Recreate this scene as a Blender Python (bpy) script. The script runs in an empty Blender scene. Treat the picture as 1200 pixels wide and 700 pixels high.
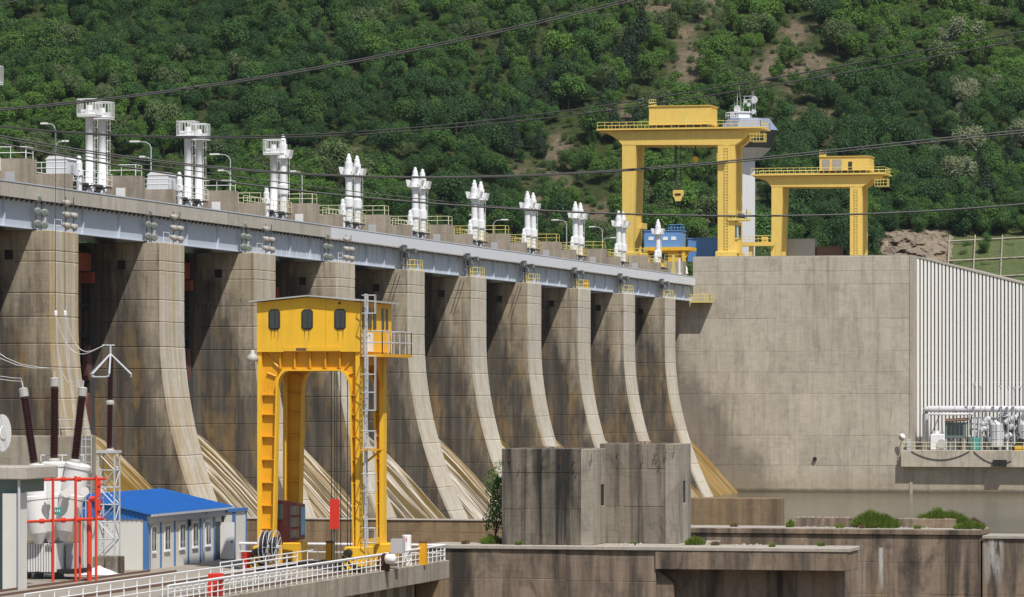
import bpy, math, random
from mathutils import Vector, noise as mnoise
random.seed(11)
# ------------------------------------------------------------------ camera, sky, sun, exposure
FPX, HOR, TH = 4800.0, 456.0, math.atan(1155/4800.0)
CAM = Vector((0, 0, 17.4))
FW = Vector((-math.sin(TH), math.cos(TH), 0)); RT = Vector((math.cos(TH), math.sin(TH), 0)); UP = Vector((0, 0, 1))
scene = bpy.context.scene
cd = bpy.data.cameras.new('camera'); cam = bpy.data.objects.new('camera', cd); scene.collection.objects.link(cam)
cam.location = CAM; cam.rotation_euler = (math.pi/2, 0, TH)
cd.sensor_width = 36; cd.lens = 144; cd.shift_y = 106/1200.0; cd.clip_start = 1; cd.clip_end = 9000
scene.camera = cam
SUNDIR = Vector((-.42, .50, -1.0)).normalized()      # the way the light travels
sd = bpy.data.lights.new('sun', 'SUN'); sun = bpy.data.objects.new('sun', sd); scene.collection.objects.link(sun)
sd.energy = 4.4; sd.angle = math.radians(.6); sd.color = (1, .955, .89)
sun.rotation_euler = SUNDIR.to_track_quat('-Z', 'Y').to_euler(); sun.location = (0, 0, 120)
w = bpy.data.worlds.new('World'); scene.world = w; w.use_nodes = True
wn = w.node_tree; wn.nodes.clear()
sky = wn.nodes.new('ShaderNodeTexSky'); sky.sky_type = 'NISHITA'; sky.sun_disc = False
sky.sun_elevation = math.asin(-SUNDIR.z); sky.sun_rotation = math.atan2(-SUNDIR.x, -SUNDIR.y); sky.air_density = 1.2; sky.dust_density = 1.5
bg = wn.nodes.new('ShaderNodeBackground'); bg.inputs[1].default_value = .082
wo = wn.nodes.new('ShaderNodeOutputWorld'); wn.links.new(sky.outputs[0], bg.inputs[0]); wn.links.new(bg.outputs[0], wo.inputs[0])
scene.view_settings.view_transform = 'Standard'; scene.view_settings.look = 'None'
scene.view_settings.exposure = 0.12; scene.view_settings.gamma = 1.0; scene.view_settings.use_curve_mapping = False
col = scene.collection

# ------------------------------------------------------------------ pixel -> place
def ray(px, py): return FW + RT*((px-600)/FPX) + UP*((HOR-py)/FPX)
def at(px, py, d): return CAM + ray(px, py)*d
def on_y(px, py, Y): r = ray(px, py); return CAM + r*(Y/r.y)
def on_x(px, py, X): r = ray(px, py); return CAM + r*(X/r.x)
def on_z(px, py, Z): r = ray(px, py); return CAM + r*((Z-CAM.z)/r.z)
def XY(px, Y): return on_y(px, HOR, Y).x                 # x at a plane y=Y
def ZY(py, px, Y): return on_y(px, py, Y).z
def YX(px, X): return on_x(px, HOR, X).y
def proj(p):
    q = p-CAM; d = q.dot(FW); return 600+FPX*q.dot(RT)/d, HOR-FPX*q.z/d, d

# ------------------------------------------------------------------ materials
class NT:
    def __init__(s, name):
        s.m = bpy.data.materials.new(name); s.m.use_nodes = True; s.t = s.m.node_tree; s.t.nodes.clear()
        s.out = s.n('ShaderNodeOutputMaterial'); s.b = s.n('ShaderNodeBsdfPrincipled'); s.l(s.b.outputs[0], s.out.inputs[0])
    def n(s, t): return s.t.nodes.new(t)
    def l(s, a, b): s.t.links.new(a, b)
    def val(s, sock, v):
        if isinstance(v, bpy.types.NodeSocket): s.l(v, sock)
        else: sock.default_value = v
    def pos(s): return s.n('ShaderNodeNewGeometry').outputs['Position']
    def obj(s): return s.n('ShaderNodeTexCoord').outputs['Object']
    def map(s, v, sc, loc=(0, 0, 0), rot=(0, 0, 0)):
        m = s.n('ShaderNodeMapping'); s.l(v, m.inputs[0]); m.inputs['Scale'].default_value = sc; m.inputs['Location'].default_value = loc; m.inputs['Rotation'].default_value = rot; return m.outputs[0]
    def noise(s, v, scale=1, detail=4, rough=.6, dist=0):
        m = s.n('ShaderNodeTexNoise'); s.l(v, m.inputs['Vector']); m.inputs['Scale'].default_value = scale; m.inputs['Detail'].default_value = detail; m.inputs['Roughness'].default_value = rough; m.inputs['Distortion'].default_value = dist; return m.outputs[0]
    def ramp(s, v, stops, interp='LINEAR'):
        m = s.n('ShaderNodeValToRGB'); s.l(v, m.inputs[0]); r = m.color_ramp; r.interpolation = interp
        while len(r.elements) < len(stops): r.elements.new(.5)
        for e, (p, c) in zip(r.elements, stops): e.position = p; e.color = (c, c, c, 1) if not isinstance(c, tuple) else (*c, 1)
        return m.outputs[0]
    def mix(s, f, a, b, mode='MIX'):
        m = s.n('ShaderNodeMix'); m.data_type = 'RGBA'; m.blend_type = mode; s.val(m.inputs[0], f)
        s.val(m.inputs[6], (*a, 1) if isinstance(a, tuple) else a); s.val(m.inputs[7], (*b, 1) if isinstance(b, tuple) else b); return m.outputs[2]
    def math(s, op, a, b=0., c=None, clamp=False):
        m = s.n('ShaderNodeMath'); m.operation = op; m.use_clamp = clamp; s.val(m.inputs[0], a); s.val(m.inputs[1], b)
        if c is not None: s.val(m.inputs[2], c)
        return m.outputs[0]
    def sep(s, v): m = s.n('ShaderNodeSeparateXYZ'); s.l(v, m.inputs[0]); return m.outputs
    def comb(s, a, b, c=0.):
        m = s.n('ShaderNodeCombineXYZ'); s.val(m.inputs[0], a); s.val(m.inputs[1], b); s.val(m.inputs[2], c); return m.outputs[0]
    def bump(s, h, dist=.05, strength=1.):
        m = s.n('ShaderNodeBump'); s.l(h, m.inputs['Height']); m.inputs['Distance'].default_value = dist; m.inputs['Strength'].default_value = strength; s.l(m.outputs[0], s.b.inputs['Normal'])
    def fin(s, c, rough=.85, metal=0., spec=.3):
        s.val(s.b.inputs['Base Color'], (*c, 1) if isinstance(c, tuple) else c); s.val(s.b.inputs['Roughness'], rough); s.val(s.b.inputs['Metallic'], metal)
        s.val(s.b.inputs['Specular IOR Level'], spec); return s.m

def sc3(c, k): return tuple(min(1, x*k) for x in c)
def concrete(name, base, dark=(.045, .042, .04), streak=.6, slo=.5, mott=.55, ochre=.0, board=.35, pale=.25, extra=None, sx=1.0):
    t = NT(name); p = t.pos()
    big = t.ramp(t.noise(p, .11, 5, .62), [(.32, 0.), (.7, 1.)])
    mid = t.noise(p, .9, 6, .65)
    st = t.ramp(t.noise(t.map(p, (.75*sx, .75*sx, .045)), 1., 6, .62, .4), [(slo, 0.), (slo+.2, 1.)])
    st2 = t.ramp(t.noise(t.map(p, (2.3*sx, 2.3*sx, .13), (9, 3, 1)), 1., 4, .6), [(.5, 0.), (.75, 1.)])
    bd = t.noise(t.map(p, (.35, .35, 4.2)), 1., 5, .65, .6)
    bm = t.ramp(t.noise(p, .3, 4, .6), [(.42, 0.), (.62, 1.)])
    c = t.mix(t.math('MULTIPLY', big, mott), base, sc3(base, .62))
    c = t.mix(t.math('MULTIPLY', t.ramp(mid, [(.3, 0.), (.75, 1.)]), .45), c, sc3(base, 1.32))
    c = t.mix(t.math('MULTIPLY', t.math('MULTIPLY', t.ramp(bd, [(.48, 0.), (.66, 1.)]), bm), board), c, sc3(base, .55))
    fine = t.noise(p, 4.5, 5, .7)
    c = t.mix(t.math('MULTIPLY', t.ramp(fine, [(.56, 0.), (.75, 1.)]), .35), c, sc3(base, .5))
    dr = t.ramp(t.noise(t.map(p, (4.2, 4.2, .22), (1, 8, 3)), 1., 5, .7), [(.5, 0.), (.72, 1.)])
    c = t.mix(t.math('MULTIPLY', dr, .32), c, sc3(base, .45))
    hl = t.ramp(t.noise(t.map(p, (.8, .8, 7.), (4, 6, 2)), 1., 4, .7), [(.56, 0.), (.7, 1.)])
    c = t.mix(t.math('MULTIPLY', hl, board*.55), c, sc3(base, 1.35))
    blot = t.ramp(t.noise(t.map(p, (.5, .5, .22), (13, 2, 6)), 1., 7, .7, .8), [(.5, 0.), (.68, 1.)])
    c = t.mix(t.math('MULTIPLY', blot, streak*.75), c, dark)
    if pale:
        pl = t.ramp(t.noise(t.map(p, (1.3*sx, 1.3*sx, .1), (31, 7, 4)), 1., 5, .6), [(.58, 0.), (.74, 1.)])
        c = t.mix(t.math('MULTIPLY', pl, pale), c, (.5, .48, .44))
    if ochre:
        oc = t.ramp(t.noise(t.map(p, (.55*sx, .55*sx, .06), (3, 17, 8)), 1., 5, .6, .3), [(.5, 0.), (.66, 1.)])
        c = t.mix(t.math('MULTIPLY', oc, ochre), c, (.33, .215, .075))
    c = t.mix(t.math('MULTIPLY', st, streak), c, dark)
    c = t.mix(t.math('MULTIPLY', st2, streak*.45), c, dark)
    if extra: c = extra(t, p, c)
    rn = t.n('ShaderNodeObjectInfo').outputs['Random']
    c = t.mix(1., c, t.ramp(rn, [(0., .92), (1., 1.05)]), 'MULTIPLY')
    t.bump(t.math('ADD', t.math('MULTIPLY', bd, .4), t.math('MULTIPLY_ADD', fine, .4, mid)), .06, .6)
    return t.fin(c, .9, 0, .2)

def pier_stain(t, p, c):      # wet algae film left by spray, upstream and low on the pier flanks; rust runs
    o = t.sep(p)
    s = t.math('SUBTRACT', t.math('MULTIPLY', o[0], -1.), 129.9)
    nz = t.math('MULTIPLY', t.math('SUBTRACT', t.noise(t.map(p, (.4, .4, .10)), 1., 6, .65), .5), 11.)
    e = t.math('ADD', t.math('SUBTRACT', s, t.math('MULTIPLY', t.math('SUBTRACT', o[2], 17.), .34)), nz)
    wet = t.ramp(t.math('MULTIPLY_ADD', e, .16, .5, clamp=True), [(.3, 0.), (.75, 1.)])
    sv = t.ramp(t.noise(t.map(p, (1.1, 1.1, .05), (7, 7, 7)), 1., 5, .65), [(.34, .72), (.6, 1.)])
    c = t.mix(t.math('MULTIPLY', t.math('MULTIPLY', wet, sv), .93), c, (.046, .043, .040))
    oc = t.ramp(t.noise(t.map(p, (.5, .5, .14), (5, 1, 2)), 1., 5, .65), [(.5, 0.), (.66, 1.)])
    low = t.ramp(t.math('MULTIPLY', o[2], 1/32., clamp=True), [(.15, 0.), (.35, 1.), (.62, 1.), (.8, .15)])
    c = t.mix(t.math('MULTIPLY', t.math('MULTIPLY', oc, low), .55), c, (.30, .195, .075))
    rs = t.ramp(t.noise(t.map(p, (1.7, .05, .03), (2, 5, 7)), 1., 2, .5), [(.67, 0.), (.72, 1.)])
    return t.mix(t.math('MULTIPLY', rs, .5), c, (.16, .075, .03))

M = {}
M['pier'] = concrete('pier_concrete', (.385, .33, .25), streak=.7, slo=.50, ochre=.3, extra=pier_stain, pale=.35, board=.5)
def nose_ochre(t, p, c):       # iron stain is heaviest on the piers nearest the switchyard
    o = t.sep(p); k = t.ramp(t.math('MULTIPLY_ADD', o[1], 1/200., -1.7, clamp=True), [(0., 1.), (.45, .35), (1., .1)])
    n = t.ramp(t.noise(t.map(p, (.7, .9, .035), (3, 1, 8)), 1., 5, .6), [(.44, 0.), (.58, 1.)])
    return t.mix(t.math('MULTIPLY', t.math('MULTIPLY', n, k), .75), c, (.40, .26, .08))
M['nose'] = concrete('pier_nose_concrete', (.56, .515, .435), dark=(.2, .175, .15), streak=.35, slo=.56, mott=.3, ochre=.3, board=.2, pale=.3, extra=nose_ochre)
def splash_stain(t, p, c):     # damp from the last chute and the tide mark
    o = t.sep(p); nz = t.math('MULTIPLY', t.math('SUBTRACT', t.noise(t.map(p, (.25, .25, .16)), 1., 6, .65), .5), 14.)
    e = t.math('ADD', t.math('SUBTRACT', t.math('MULTIPLY', t.math('ADD', o[0], 122.), -1.), t.math('MULTIPLY', t.math('SUBTRACT', o[2], 8.), .75)), nz)
    k = t.ramp(t.math('MULTIPLY_ADD', e, .09, .5, clamp=True), [(.35, 0.), (.8, 1.)])
    c = t.mix(t.math('MULTIPLY', k, .62), c, (.10, .088, .076))
    td = t.ramp(t.math('ADD', t.math('MULTIPLY', o[2], .12), t.math('MULTIPLY', t.math('SUBTRACT', t.noise(t.map(p, (.3, .3, .5)), 1., 5), .5), .5)), [(.12, 1.), (.5, 0.)])
    c = t.mix(t.math('MULTIPLY', td, .4), c, (.30, .235, .15))
    wl = t.ramp(t.math('ADD', t.math('MULTIPLY', o[2], .35), t.math('MULTIPLY', t.math('SUBTRACT', t.noise(t.map(p, (.6, .6, .6)), 1., 4), .5), .2)), [(.14, 1.), (.3, 0.)])
    return t.mix(t.math('MULTIPLY', wl, .8), c, (.085, .07, .05))
M['end_wall'] = concrete('end_wall_concrete', (.485, .435, .355), dark=(.13, .112, .095), streak=.42, slo=.52, mott=.5, board=.5, pale=.3, extra=splash_stain)
M['block_flank'] = concrete('block_flank_concrete', (.35, .31, .255), dark=(.05, .045, .04), streak=.65, slo=.5, board=.4, pale=.3)  # side faces of the square blocks, paler than their fronts
M['block'] = concrete('weathered_block_concrete', (.25, .215, .17), dark=(.026, .024, .022), streak=.95, slo=.43, mott=.7, board=.55, pale=.28, sx=1.5)
M['old_wall'] = concrete('old_wall_concrete', (.27, .205, .152), dark=(.034, .029, .026), streak=.92, slo=.45, mott=.7, ochre=.2, board=.45, pale=.22, sx=.7)
M['brown_wall'] = concrete('brown_wall_concrete', (.26, .185, .115), dark=(.06, .045, .03), streak=.6, ochre=.35, board=.3, pale=.1)
M['deck'] = concrete('deck_concrete', (.33, .295, .245), dark=(.10, .085, .07), streak=.3, mott=.5, board=.1, pale=.2)
M['deck_edge'] = concrete('deck_edge_concrete', (.36, .315, .25), dark=(.08, .07, .06), streak=.5, slo=.5, board=.4, ochre=.1)
M['parapet_beige'] = concrete('parapet_concrete', (.47, .435, .38), dark=(.2, .18, .15), streak=.3, mott=.3, board=.1, pale=.3)
M['hoist_block'] = concrete('hoist_block_concrete', (.40, .34, .27), dark=(.1, .08, .06), streak=.4, mott=.5, board=.2, pale=.5)
M['cap'] = concrete('pale_cap_concrete', (.41, .37, .32), dark=(.2, .17, .14), streak=.2, board=.1)

def paint(name, c, dirt=.25, rough=.45, rust=0., metal=0., dc=(.12, .1, .08), sc=.6, spec=.4):
    t = NT(name); p = t.pos()
    n1 = t.ramp(t.noise(p, sc, 6, .65), [(.4, 0.), (.75, 1.)])
    st = t.ramp(t.noise(t.map(p, (3, 3, .25)), 1., 4, .6), [(.52, 0.), (.72, 1.)])
    k = t.mix(t.math('MULTIPLY', n1, dirt), c, sc3(c, .72))
    k = t.mix(t.math('MULTIPLY', st, dirt*.8), k, t.mix(.5, c, dc))
    if rust:
        r = t.ramp(t.noise(t.map(p, (2.2, 2.2, .5), (4, 4, 4)), 1., 6, .7), [(.6, 0.), (.68, 1.)])
        k = t.mix(t.math('MULTIPLY', r, rust), k, (.18, .07, .025))
    t.bump(t.noise(p, 5, 3), .01, .4)
    return t.fin(k, rough, metal, spec)
M['yellow'] = paint('crane_yellow_paint', (.84, .485, .03), .42, .5, .34)
M['yellow_frame'] = paint('crane_amber_paint', (.74, .37, .014), .45, .5, .36)
M['pale_yellow'] = paint('gantry_pale_yellow_paint', (.76, .535, .13), .32, .55, .2)
M['rail_yellow'] = paint('railing_yellow_paint', (.70, .58, .17), .3, .6, .1)
M['rail_cream'] = paint('railing_cream_paint', (.72, .68, .45), .3, .6, .1)
M['white'] = paint('white_paint', (.80, .80, .80), .16, .4)
M['white_pipe'] = paint('white_pipe_paint', (.78, .79, .81), .2, .45, .06)
M['offwhite'] = paint('offwhite_cladding', (.66, .64, .59), .18, .55)
M['grey_clad'] = paint('grey_cladding', (.47, .47, .49), .2, .5)
M['girder'] = paint('girder_blue_grey_paint', (.52, .57, .65), .28, .5, .10)
M['parapet_white'] = paint('parapet_white_paint', (.70, .72, .76), .2, .5, .16)
M['blue_roof'] = paint('blue_roof_sheet', (.028, .165, .50), .45, .45)
M['blue_trim'] = paint('blue_trim_paint', (.07, .18, .42), .2, .4)
M['blue_box'] = paint('blue_container_paint', (.13, .29, .60), .3, .5, .08)
M['red'] = paint('red_paint', (.62, .035, .02), .15, .45)
M['red_pipe'] = paint('fire_main_red_paint', (.68, .06, .03), .2, .4)
M['maroon'] = paint('maroon_cab_paint', (.065, .013, .013), .3, .45)
M['black'] = paint('black_steel', (.02, .02, .02), .2, .6)
M['rope'] = paint('wire_rope_steel', (.035, .033, .03), .2, .6)
M['cable'] = paint('cable_aluminium_weathered', (.055, .055, .055), .2, .6)
M['jumper'] = paint('jumper_aluminium', (.5, .5, .5), .2, .4)
M['galv'] = paint('galvanised_steel', (.48, .50, .53), .25, .45, .04)
M['darksteel'] = paint('dark_steel', (.07, .07, .075), .3, .55, .3)
M['gate'] = paint('gate_steel', (.028, .025, .023), .4, .7, .5)
M['gate_red'] = paint('gate_red_lead', (.13, .06, .05), .5, .8, .3)
M['red_lead'] = paint('red_lead_paint', (.30, .075, .045), .4, .7, .3)
M['rust'] = paint('rusty_rail_steel', (.16, .09, .06), .4, .8)
M['brown_porcelain'] = paint('brown_porcelain', (.055, .014, .016), .1, .18, spec=.6)
M['tank_white'] = paint('transformer_white_paint', (.74, .74, .73), .14, .35)
M['cap_grey'] = paint('cap_grey', (.42, .41, .38), .2, .5)
M['lamp_glass'] = paint('floodlight_glass', (.22, .27, .25), .3, .15)
M['lamp_body'] = paint('floodlight_body', (.34, .32, .29), .35, .5)
M['teal'] = paint('teal_paint', (.06, .35, .32), .2, .4)
M['slate'] = paint('tower_slate_panel', (.20, .245, .35), .15, .4)
M['tower_white'] = paint('tower_pale_concrete', (.62, .63, .66), .15, .7)
M['green_grey'] = paint('green_grey_cladding', (.14, .2, .19), .2, .5)
M['wagon_grey'] = paint('wagon_grey', (.42, .42, .38), .35, .6, .2)
M['gap_dark'] = paint('window_backing_dark', (.03, .035, .035), .2, .5)
M['fin'] = paint('fin_white_paint', (.86, .85, .82), .1, .5)
M['fit_grey'] = paint('fittings_grey', (.26, .27, .29), .4, .5, .1)
M['fin_gap'] = paint('fin_recess_maroon', (.11, .04, .042), .2, .6)
M['alu'] = paint('pipe_lagging_aluminium', (.62, .62, .64), .25, .4)
def glassy(name, c):
    t = NT(name); return t.fin(c, .08, 0, .7)
M['glass'] = glassy('window_glass', (.045, .055, .06)); M['glass_blue'] = glassy('cab_glass_blue', (.05, .16, .27))
t = NT('hazard_stripes'); p = t.sep(t.pos())
s_ = t.math('FRACT', t.math('MULTIPLY', t.math('ADD', p[0], p[2]), 2.2)); M['hazard'] = t.fin(t.mix(t.math('GREATER_THAN', s_, .5), (.75, .45, .02), (.02, .02, .02)), .5)

t = NT('rust_run_stain'); g_ = t.sep(t.n('ShaderNodeTexCoord').outputs['Generated']); a_ = t.math('MULTIPLY', t.ramp(g_[2], [(0., 0.), (1., .55)]), t.ramp(g_[0], [(0., 0.), (.5, 1.), (1., 0.)]))
t.fin((.22, .11, .03), .8); t.l(a_, t.b.inputs['Alpha']); M['run_stain'] = t.m
# flowing water sheet on the spillway: streaks run with the flow, so they vary along y only
t = NT('spillway_flow'); p = t.pos()
o3 = t.sep(p); wv = t.math('MULTIPLY', t.math('SUBTRACT', t.noise(t.map(p, (.16, .16, .16)), 1., 3), .5), 1.6); p2 = t.comb(o3[0], t.math('ADD', o3[1], wv), o3[2])
a = t.noise(t.map(p2, (.02, .24, .02)), 1., 3, .55); b = t.noise(t.map(p2, (.05, 1.1, .05), (0, 7, 0)), 1., 4, .65)
k = t.ramp(t.math('ADD', a, t.math('MULTIPLY', t.math('SUBTRACT', b, .5), .40)), [(.32, (.035, .032, .026)), (.40, (.16, .10, .018)), (.455, (.085, .07, .035)), (.48, (.50, .41, .29)), (.515, (.80, .75, .67)), (.54, (.055, .05, .04)), (.60, (.20, .135, .05)), (.65, (.55, .44, .30)), (.70, (.10, .075, .03))])
fo = t.ramp(t.noise(t.map(p, (.12, 2.5, .12)), 1., 6, .7), [(.6, 0.), (.8, .35)])
k = t.mix(fo, k, (.75, .70, .62))
yy = t.sep(p)[1]; al_ = t.ramp(t.math('MULTIPLY_ADD', yy, 1/360., -.92, clamp=True), [(0., .8), (.14, .8), (.2, .15), (.84, .1), (.88, .75), (1., .75)])
k = t.mix(al_, k, t.mix(a, (.10, .06, .008), (.42, .24, .035)))
t.bump(t.math('ADD', a, b), .08, .6)
M['flow'] = t.fin(k, .4, 0, .35)
# tailwater
t = NT('tailwater'); p = t.pos()
k = t.mix(t.ramp(t.noise(t.map(p, (.02, .06, 1)), 1., 5), [(.35, 0.), (.65, 1.)]), (.165, .14, .088), (.115, .10, .064))
n = t.noise(t.map(p, (.16, .9, 1)), 1., 6, .7); t.bump(n, .5, .7)
M['water'] = t.fin(k, .07, 0, .5)
# road asphalt
t = NT('asphalt'); M['asphalt'] = t.fin(t.mix(t.noise(t.pos(), 2, 5), (.045, .045, .045), (.075, .073, .07)), .9)
t = NT('basin_bed'); M['bed'] = t.fin(t.mix(t.noise(t.pos(), .2, 6), (.10, .085, .06), (.19, .155, .11)), .95)
# hillside soil and grass; the bare patches come from a vertex attribute that follows the ground
t = NT('hillside_soil'); p = t.pos()
at_ = t.n('ShaderNodeAttribute'); at_.attribute_name = 'bare'
n1 = t.noise(p, .09, 8, .7); n2 = t.noise(p, .6, 6, .7)
g = t.mix(t.ramp(n2, [(.3, 0.), (.7, 1.)]), (.03, .046, .015), (.095, .118, .038))
so = t.mix(t.ramp(n2, [(.3, 0.), (.7, 1.)]), (.14, .108, .068), (.29, .235, .165))
f = t.math('MULTIPLY_ADD', t.math('SUBTRACT', n1, .5), 3.2, t.math('MULTIPLY_ADD', at_.outputs['Fac'], 1.7, -.55), clamp=True)
n3 = t.noise(p, 2.6, 5, .7)
M['soil'] = (t.bump(t.math('ADD', n2, n3), .9, 1.), t.fin(t.mix(f, g, so), .95, 0, .1))[1]
t = NT('rock'); p = t.pos(); n2 = t.noise(p, .5, 8, .7); t.bump(n2, .8, 1.)
M['rock'] = t.fin(t.mix(t.ramp(n2, [(.3, 0.), (.7, 1.)]), (.15, .115, .08), (.34, .28, .21)), .95)
def leafmat(name, c, c2, var=.5, tr=.25):
    t = NT(name); oi = t.n('ShaderNodeObjectInfo'); p = t.pos()
    n = t.noise(p, 1.1, 4, .65); big = t.ramp(t.noise(p, .035, 3, .6), [(.35, 0.), (.65, 1.)])
    k = t.mix(t.ramp(n, [(.3, 0.), (.7, 1.)]), c, c2)
    k = t.mix(t.math('MULTIPLY', oi.outputs['Random'], var), k, sc3(c2, 1.25))
    k = t.mix(t.math('MULTIPLY', big, .45), k, sc3(c, .8))
    t.fin(k, .6, 0, .25)
    tr_ = t.n('ShaderNodeBsdfTranslucent'); t.l(t.mix(.5, k, (.10, .16, .02)), tr_.inputs[0])
    mx = t.n('ShaderNodeMixShader'); mx.inputs[0].default_value = tr; t.l(t.b.outputs[0], mx.inputs[1]); t.l(tr_.outputs[0], mx.inputs[2]); t.l(mx.outputs[0], t.out.inputs[0])
    return t.m
M['leaf_a'] = leafmat('leaf_mid_green', (0.042, 0.101, 0.024), (0.101, 0.203, 0.044))
M['leaf_b'] = leafmat('leaf_deep_green', (0.028, 0.073, 0.024), (0.064, 0.139, 0.039), .4)
M['leaf_c'] = leafmat('leaf_fresh_green', (0.066, 0.144, 0.024), (0.143, 0.262, 0.048))
M['leaf_d'] = leafmat('leaf_olive', (0.075, 0.116, 0.041), (0.149, 0.203, 0.081))
M['leaf_pine'] = leafmat('needle_dark_green', (.022, .046, .024), (.042, .076, .034), .3, .1)
M['leaf_bloom'] = leafmat('leaf_with_cream_blossom', (.10, .15, .05), (.38, .40, .26), .3)
M['grass'] = leafmat('grass_green', (.15, .235, .03), (.29, .37, .08), .3, .4)
M['revet_grass'] = leafmat('revetment_grass', (.05, .075, .02), (.13, .15, .06), .3, .05)
M['grass_dry'] = leafmat('grass_dry', (.16, .10, .05), (.26, .17, .09), .3)
t = NT('bark'); M['bark'] = t.fin(t.mix(t.noise(t.obj(), 3, 5), (.05, .038, .028), (.13, .105, .08)), .95)

# ------------------------------------------------------------------ mesh helpers
ORG = {}
class MB:
    def __init__(s): s.v = []; s.f = []
    def add(s, vs, fs):
        b = len(s.v); s.v += [tuple(x) for x in vs]; s.f += [tuple(i+b for i in q) for q in fs]; return s
    def box(s, x0, x1, y0, y1, z0, z1):
        x0, x1 = min(x0, x1), max(x0, x1); y0, y1 = min(y0, y1), max(y0, y1); z0, z1 = min(z0, z1), max(z0, z1)
        return s.add([(x0, y0, z0), (x1, y0, z0), (x1, y1, z0), (x0, y1, z0), (x0, y0, z1), (x1, y0, z1), (x1, y1, z1), (x0, y1, z1)],
                     [(3, 2, 1, 0), (4, 5, 6, 7), (0, 1, 5, 4), (1, 2, 6, 5), (2, 3, 7, 6), (3, 0, 4, 7)])
    def cham(s, x0, x1, y0, y1, z0, z1, c):   # box whose vertical joints and edges are chamfered
        pr = [(z0, c), (z0+c, 0), (z1-c, 0), (z1, c)]; vs = []; fs = []
        for z, i in pr: vs += [(x0+i, y0+i, z), (x1-i, y0+i, z), (x1-i, y1-i, z), (x0+i, y1-i, z)]
        for r in range(3):
            for k in range(4): a = r*4+k; b = r*4+(k+1) % 4; fs.append((a, b, b+4, a+4))
        fs += [(3, 2, 1, 0), (12, 13, 14, 15)]; return s.add(vs, fs)
    def tube(s, p0, p1, r0, r1=None, n=8, caps=True):
        return s.lathe(p0, p1, [(0, r0), (1, r0 if r1 is None else r1)], n, caps)
    def lathe(s, p0, p1, prof, n=10, caps=True):
        p0, p1 = Vector(p0), Vector(p1); ax = (p1-p0); L = ax.length
        if L < 1e-6: return s
        z = ax/L; x = z.orthogonal().normalized()
        if abs(z.z) > .999: x = Vector((1, 0, 0))
        y = z.cross(x); vs = []; fs = []
        for t_, r in prof:
            c = p0+ax*t_
            for k in range(n): a = 2*math.pi*(k+.5)/n; vs.append(c+x*(r*math.cos(a))+y*(r*math.sin(a)))
        for i in range(len(prof)-1):
            for k in range(n): k2 = (k+1) % n; fs.append((i*n+k, i*n+k2, (i+1)*n+k2, (i+1)*n+k))
        if caps: fs += [tuple(range(n-1, -1, -1)), tuple(range((len(prof)-1)*n, len(prof)*n))]
        return s.add(vs, fs)
    def path(s, pts, r, n=6):
        pts = [Vector(p) for p in pts]; vs = []; fs = []
        for i, p in enumerate(pts):
            d = (pts[min(i+1, len(pts)-1)]-pts[max(i-1, 0)]).normalized()
            x = d.cross(UP) if abs(d.z) < .98 else d.cross(Vector((1, 0, 0))); x.normalize(); y = d.cross(x)
            for k in range(n): a = 2*math.pi*k/n; vs.append(p+x*(r*math.cos(a))+y*(r*math.sin(a)))
        for i in range(len(pts)-1):
            for k in range(n): k2 = (k+1) % n; fs.append((i*n+k, i*n+k2, (i+1)*n+k2, (i+1)*n+k))
        fs += [tuple(range(n-1, -1, -1)), tuple(range((len(pts)-1)*n, len(pts)*n))]; return s.add(vs, fs)
    def prism_y(s, poly, y0, y1):    # poly [(x,z)]
        n = len(poly); vs = [(x, y0, z) for x, z in poly]+[(x, y1, z) for x, z in poly]
        return s.add(vs, [tuple(range(n)), tuple(range(2*n-1, n-1, -1))]+[((i+1) % n, i, n+i, n+(i+1) % n) for i in range(n)])
    def prism_x(s, poly, x0, x1):    # poly [(y,z)]
        n = len(poly); vs = [(x0, y, z) for y, z in poly]+[(x1, y, z) for y, z in poly]
        return s.add(vs, [tuple(range(n)), tuple(range(2*n-1, n-1, -1))]+[((i+1) % n, i, n+i, n+(i+1) % n) for i in range(n)])
    def prism_z(s, poly, z0, z1):
        n = len(poly); vs = [(x, y, z0) for x, y in poly]+[(x, y, z1) for x, y in poly]
        return s.add(vs, [tuple(range(n-1, -1, -1)), tuple(range(n, 2*n))]+[(i, (i+1) % n, n+(i+1) % n, n+i) for i in range(n)])
    def build(s, name, mat, parent=None, smooth=False, org=None):
        o_ = Vector(org) if org is not None else (ORG[parent.name] if parent else Vector((0, 0, 0)))
        me = bpy.data.meshes.new(name); me.from_pydata([tuple(Vector(v)-o_) for v in s.v], [], s.f)
        import bmesh
        bm = bmesh.new(); bm.from_mesh(me); bmesh.ops.recalc_face_normals(bm, faces=bm.faces); bm.to_mesh(me); bm.free()
        if smooth: me.polygons.foreach_set('use_smooth', [True]*len(me.polygons))
        me.materials.append(M[mat]); ob = bpy.data.objects.new(name, me); col.objects.link(ob)
        if parent: ob.parent = parent
        else: ob.location = o_
        ORG[ob.name] = o_; return ob
def tag(o, label=None, cat=None, group=None, kind=None):
    if label: o['label'] = label
    if cat: o['category'] = cat
    if group: o['group'] = group
    if kind: o['kind'] = kind
    return o
def thing(name, label, cat, loc, group=None):
    e = bpy.data.objects.new(name, None); col.objects.link(e); e.location = loc; e.empty_display_size = .5
    ORG[e.name] = Vector(loc); return tag(e, label, cat, group)
def copy_tree(o, parent=None):
    c = o.copy(); col.objects.link(c); c.parent = parent; ORG[c.name] = ORG[o.name]
    for ch in list(o.children): copy_tree(ch, c)
    return c
def dup(root, off, label=None):
    c = copy_tree(root); c.location = root.location+Vector(off); ORG[c.name] = Vector(c.location)
    if label: c['label'] = label
    return c
ORDN = ['first', 'second', 'third', 'fourth', 'fifth', 'sixth', 'seventh', 'eighth', 'ninth', 'tenth', 'eleventh', 'twelfth', 'thirteenth']

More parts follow.
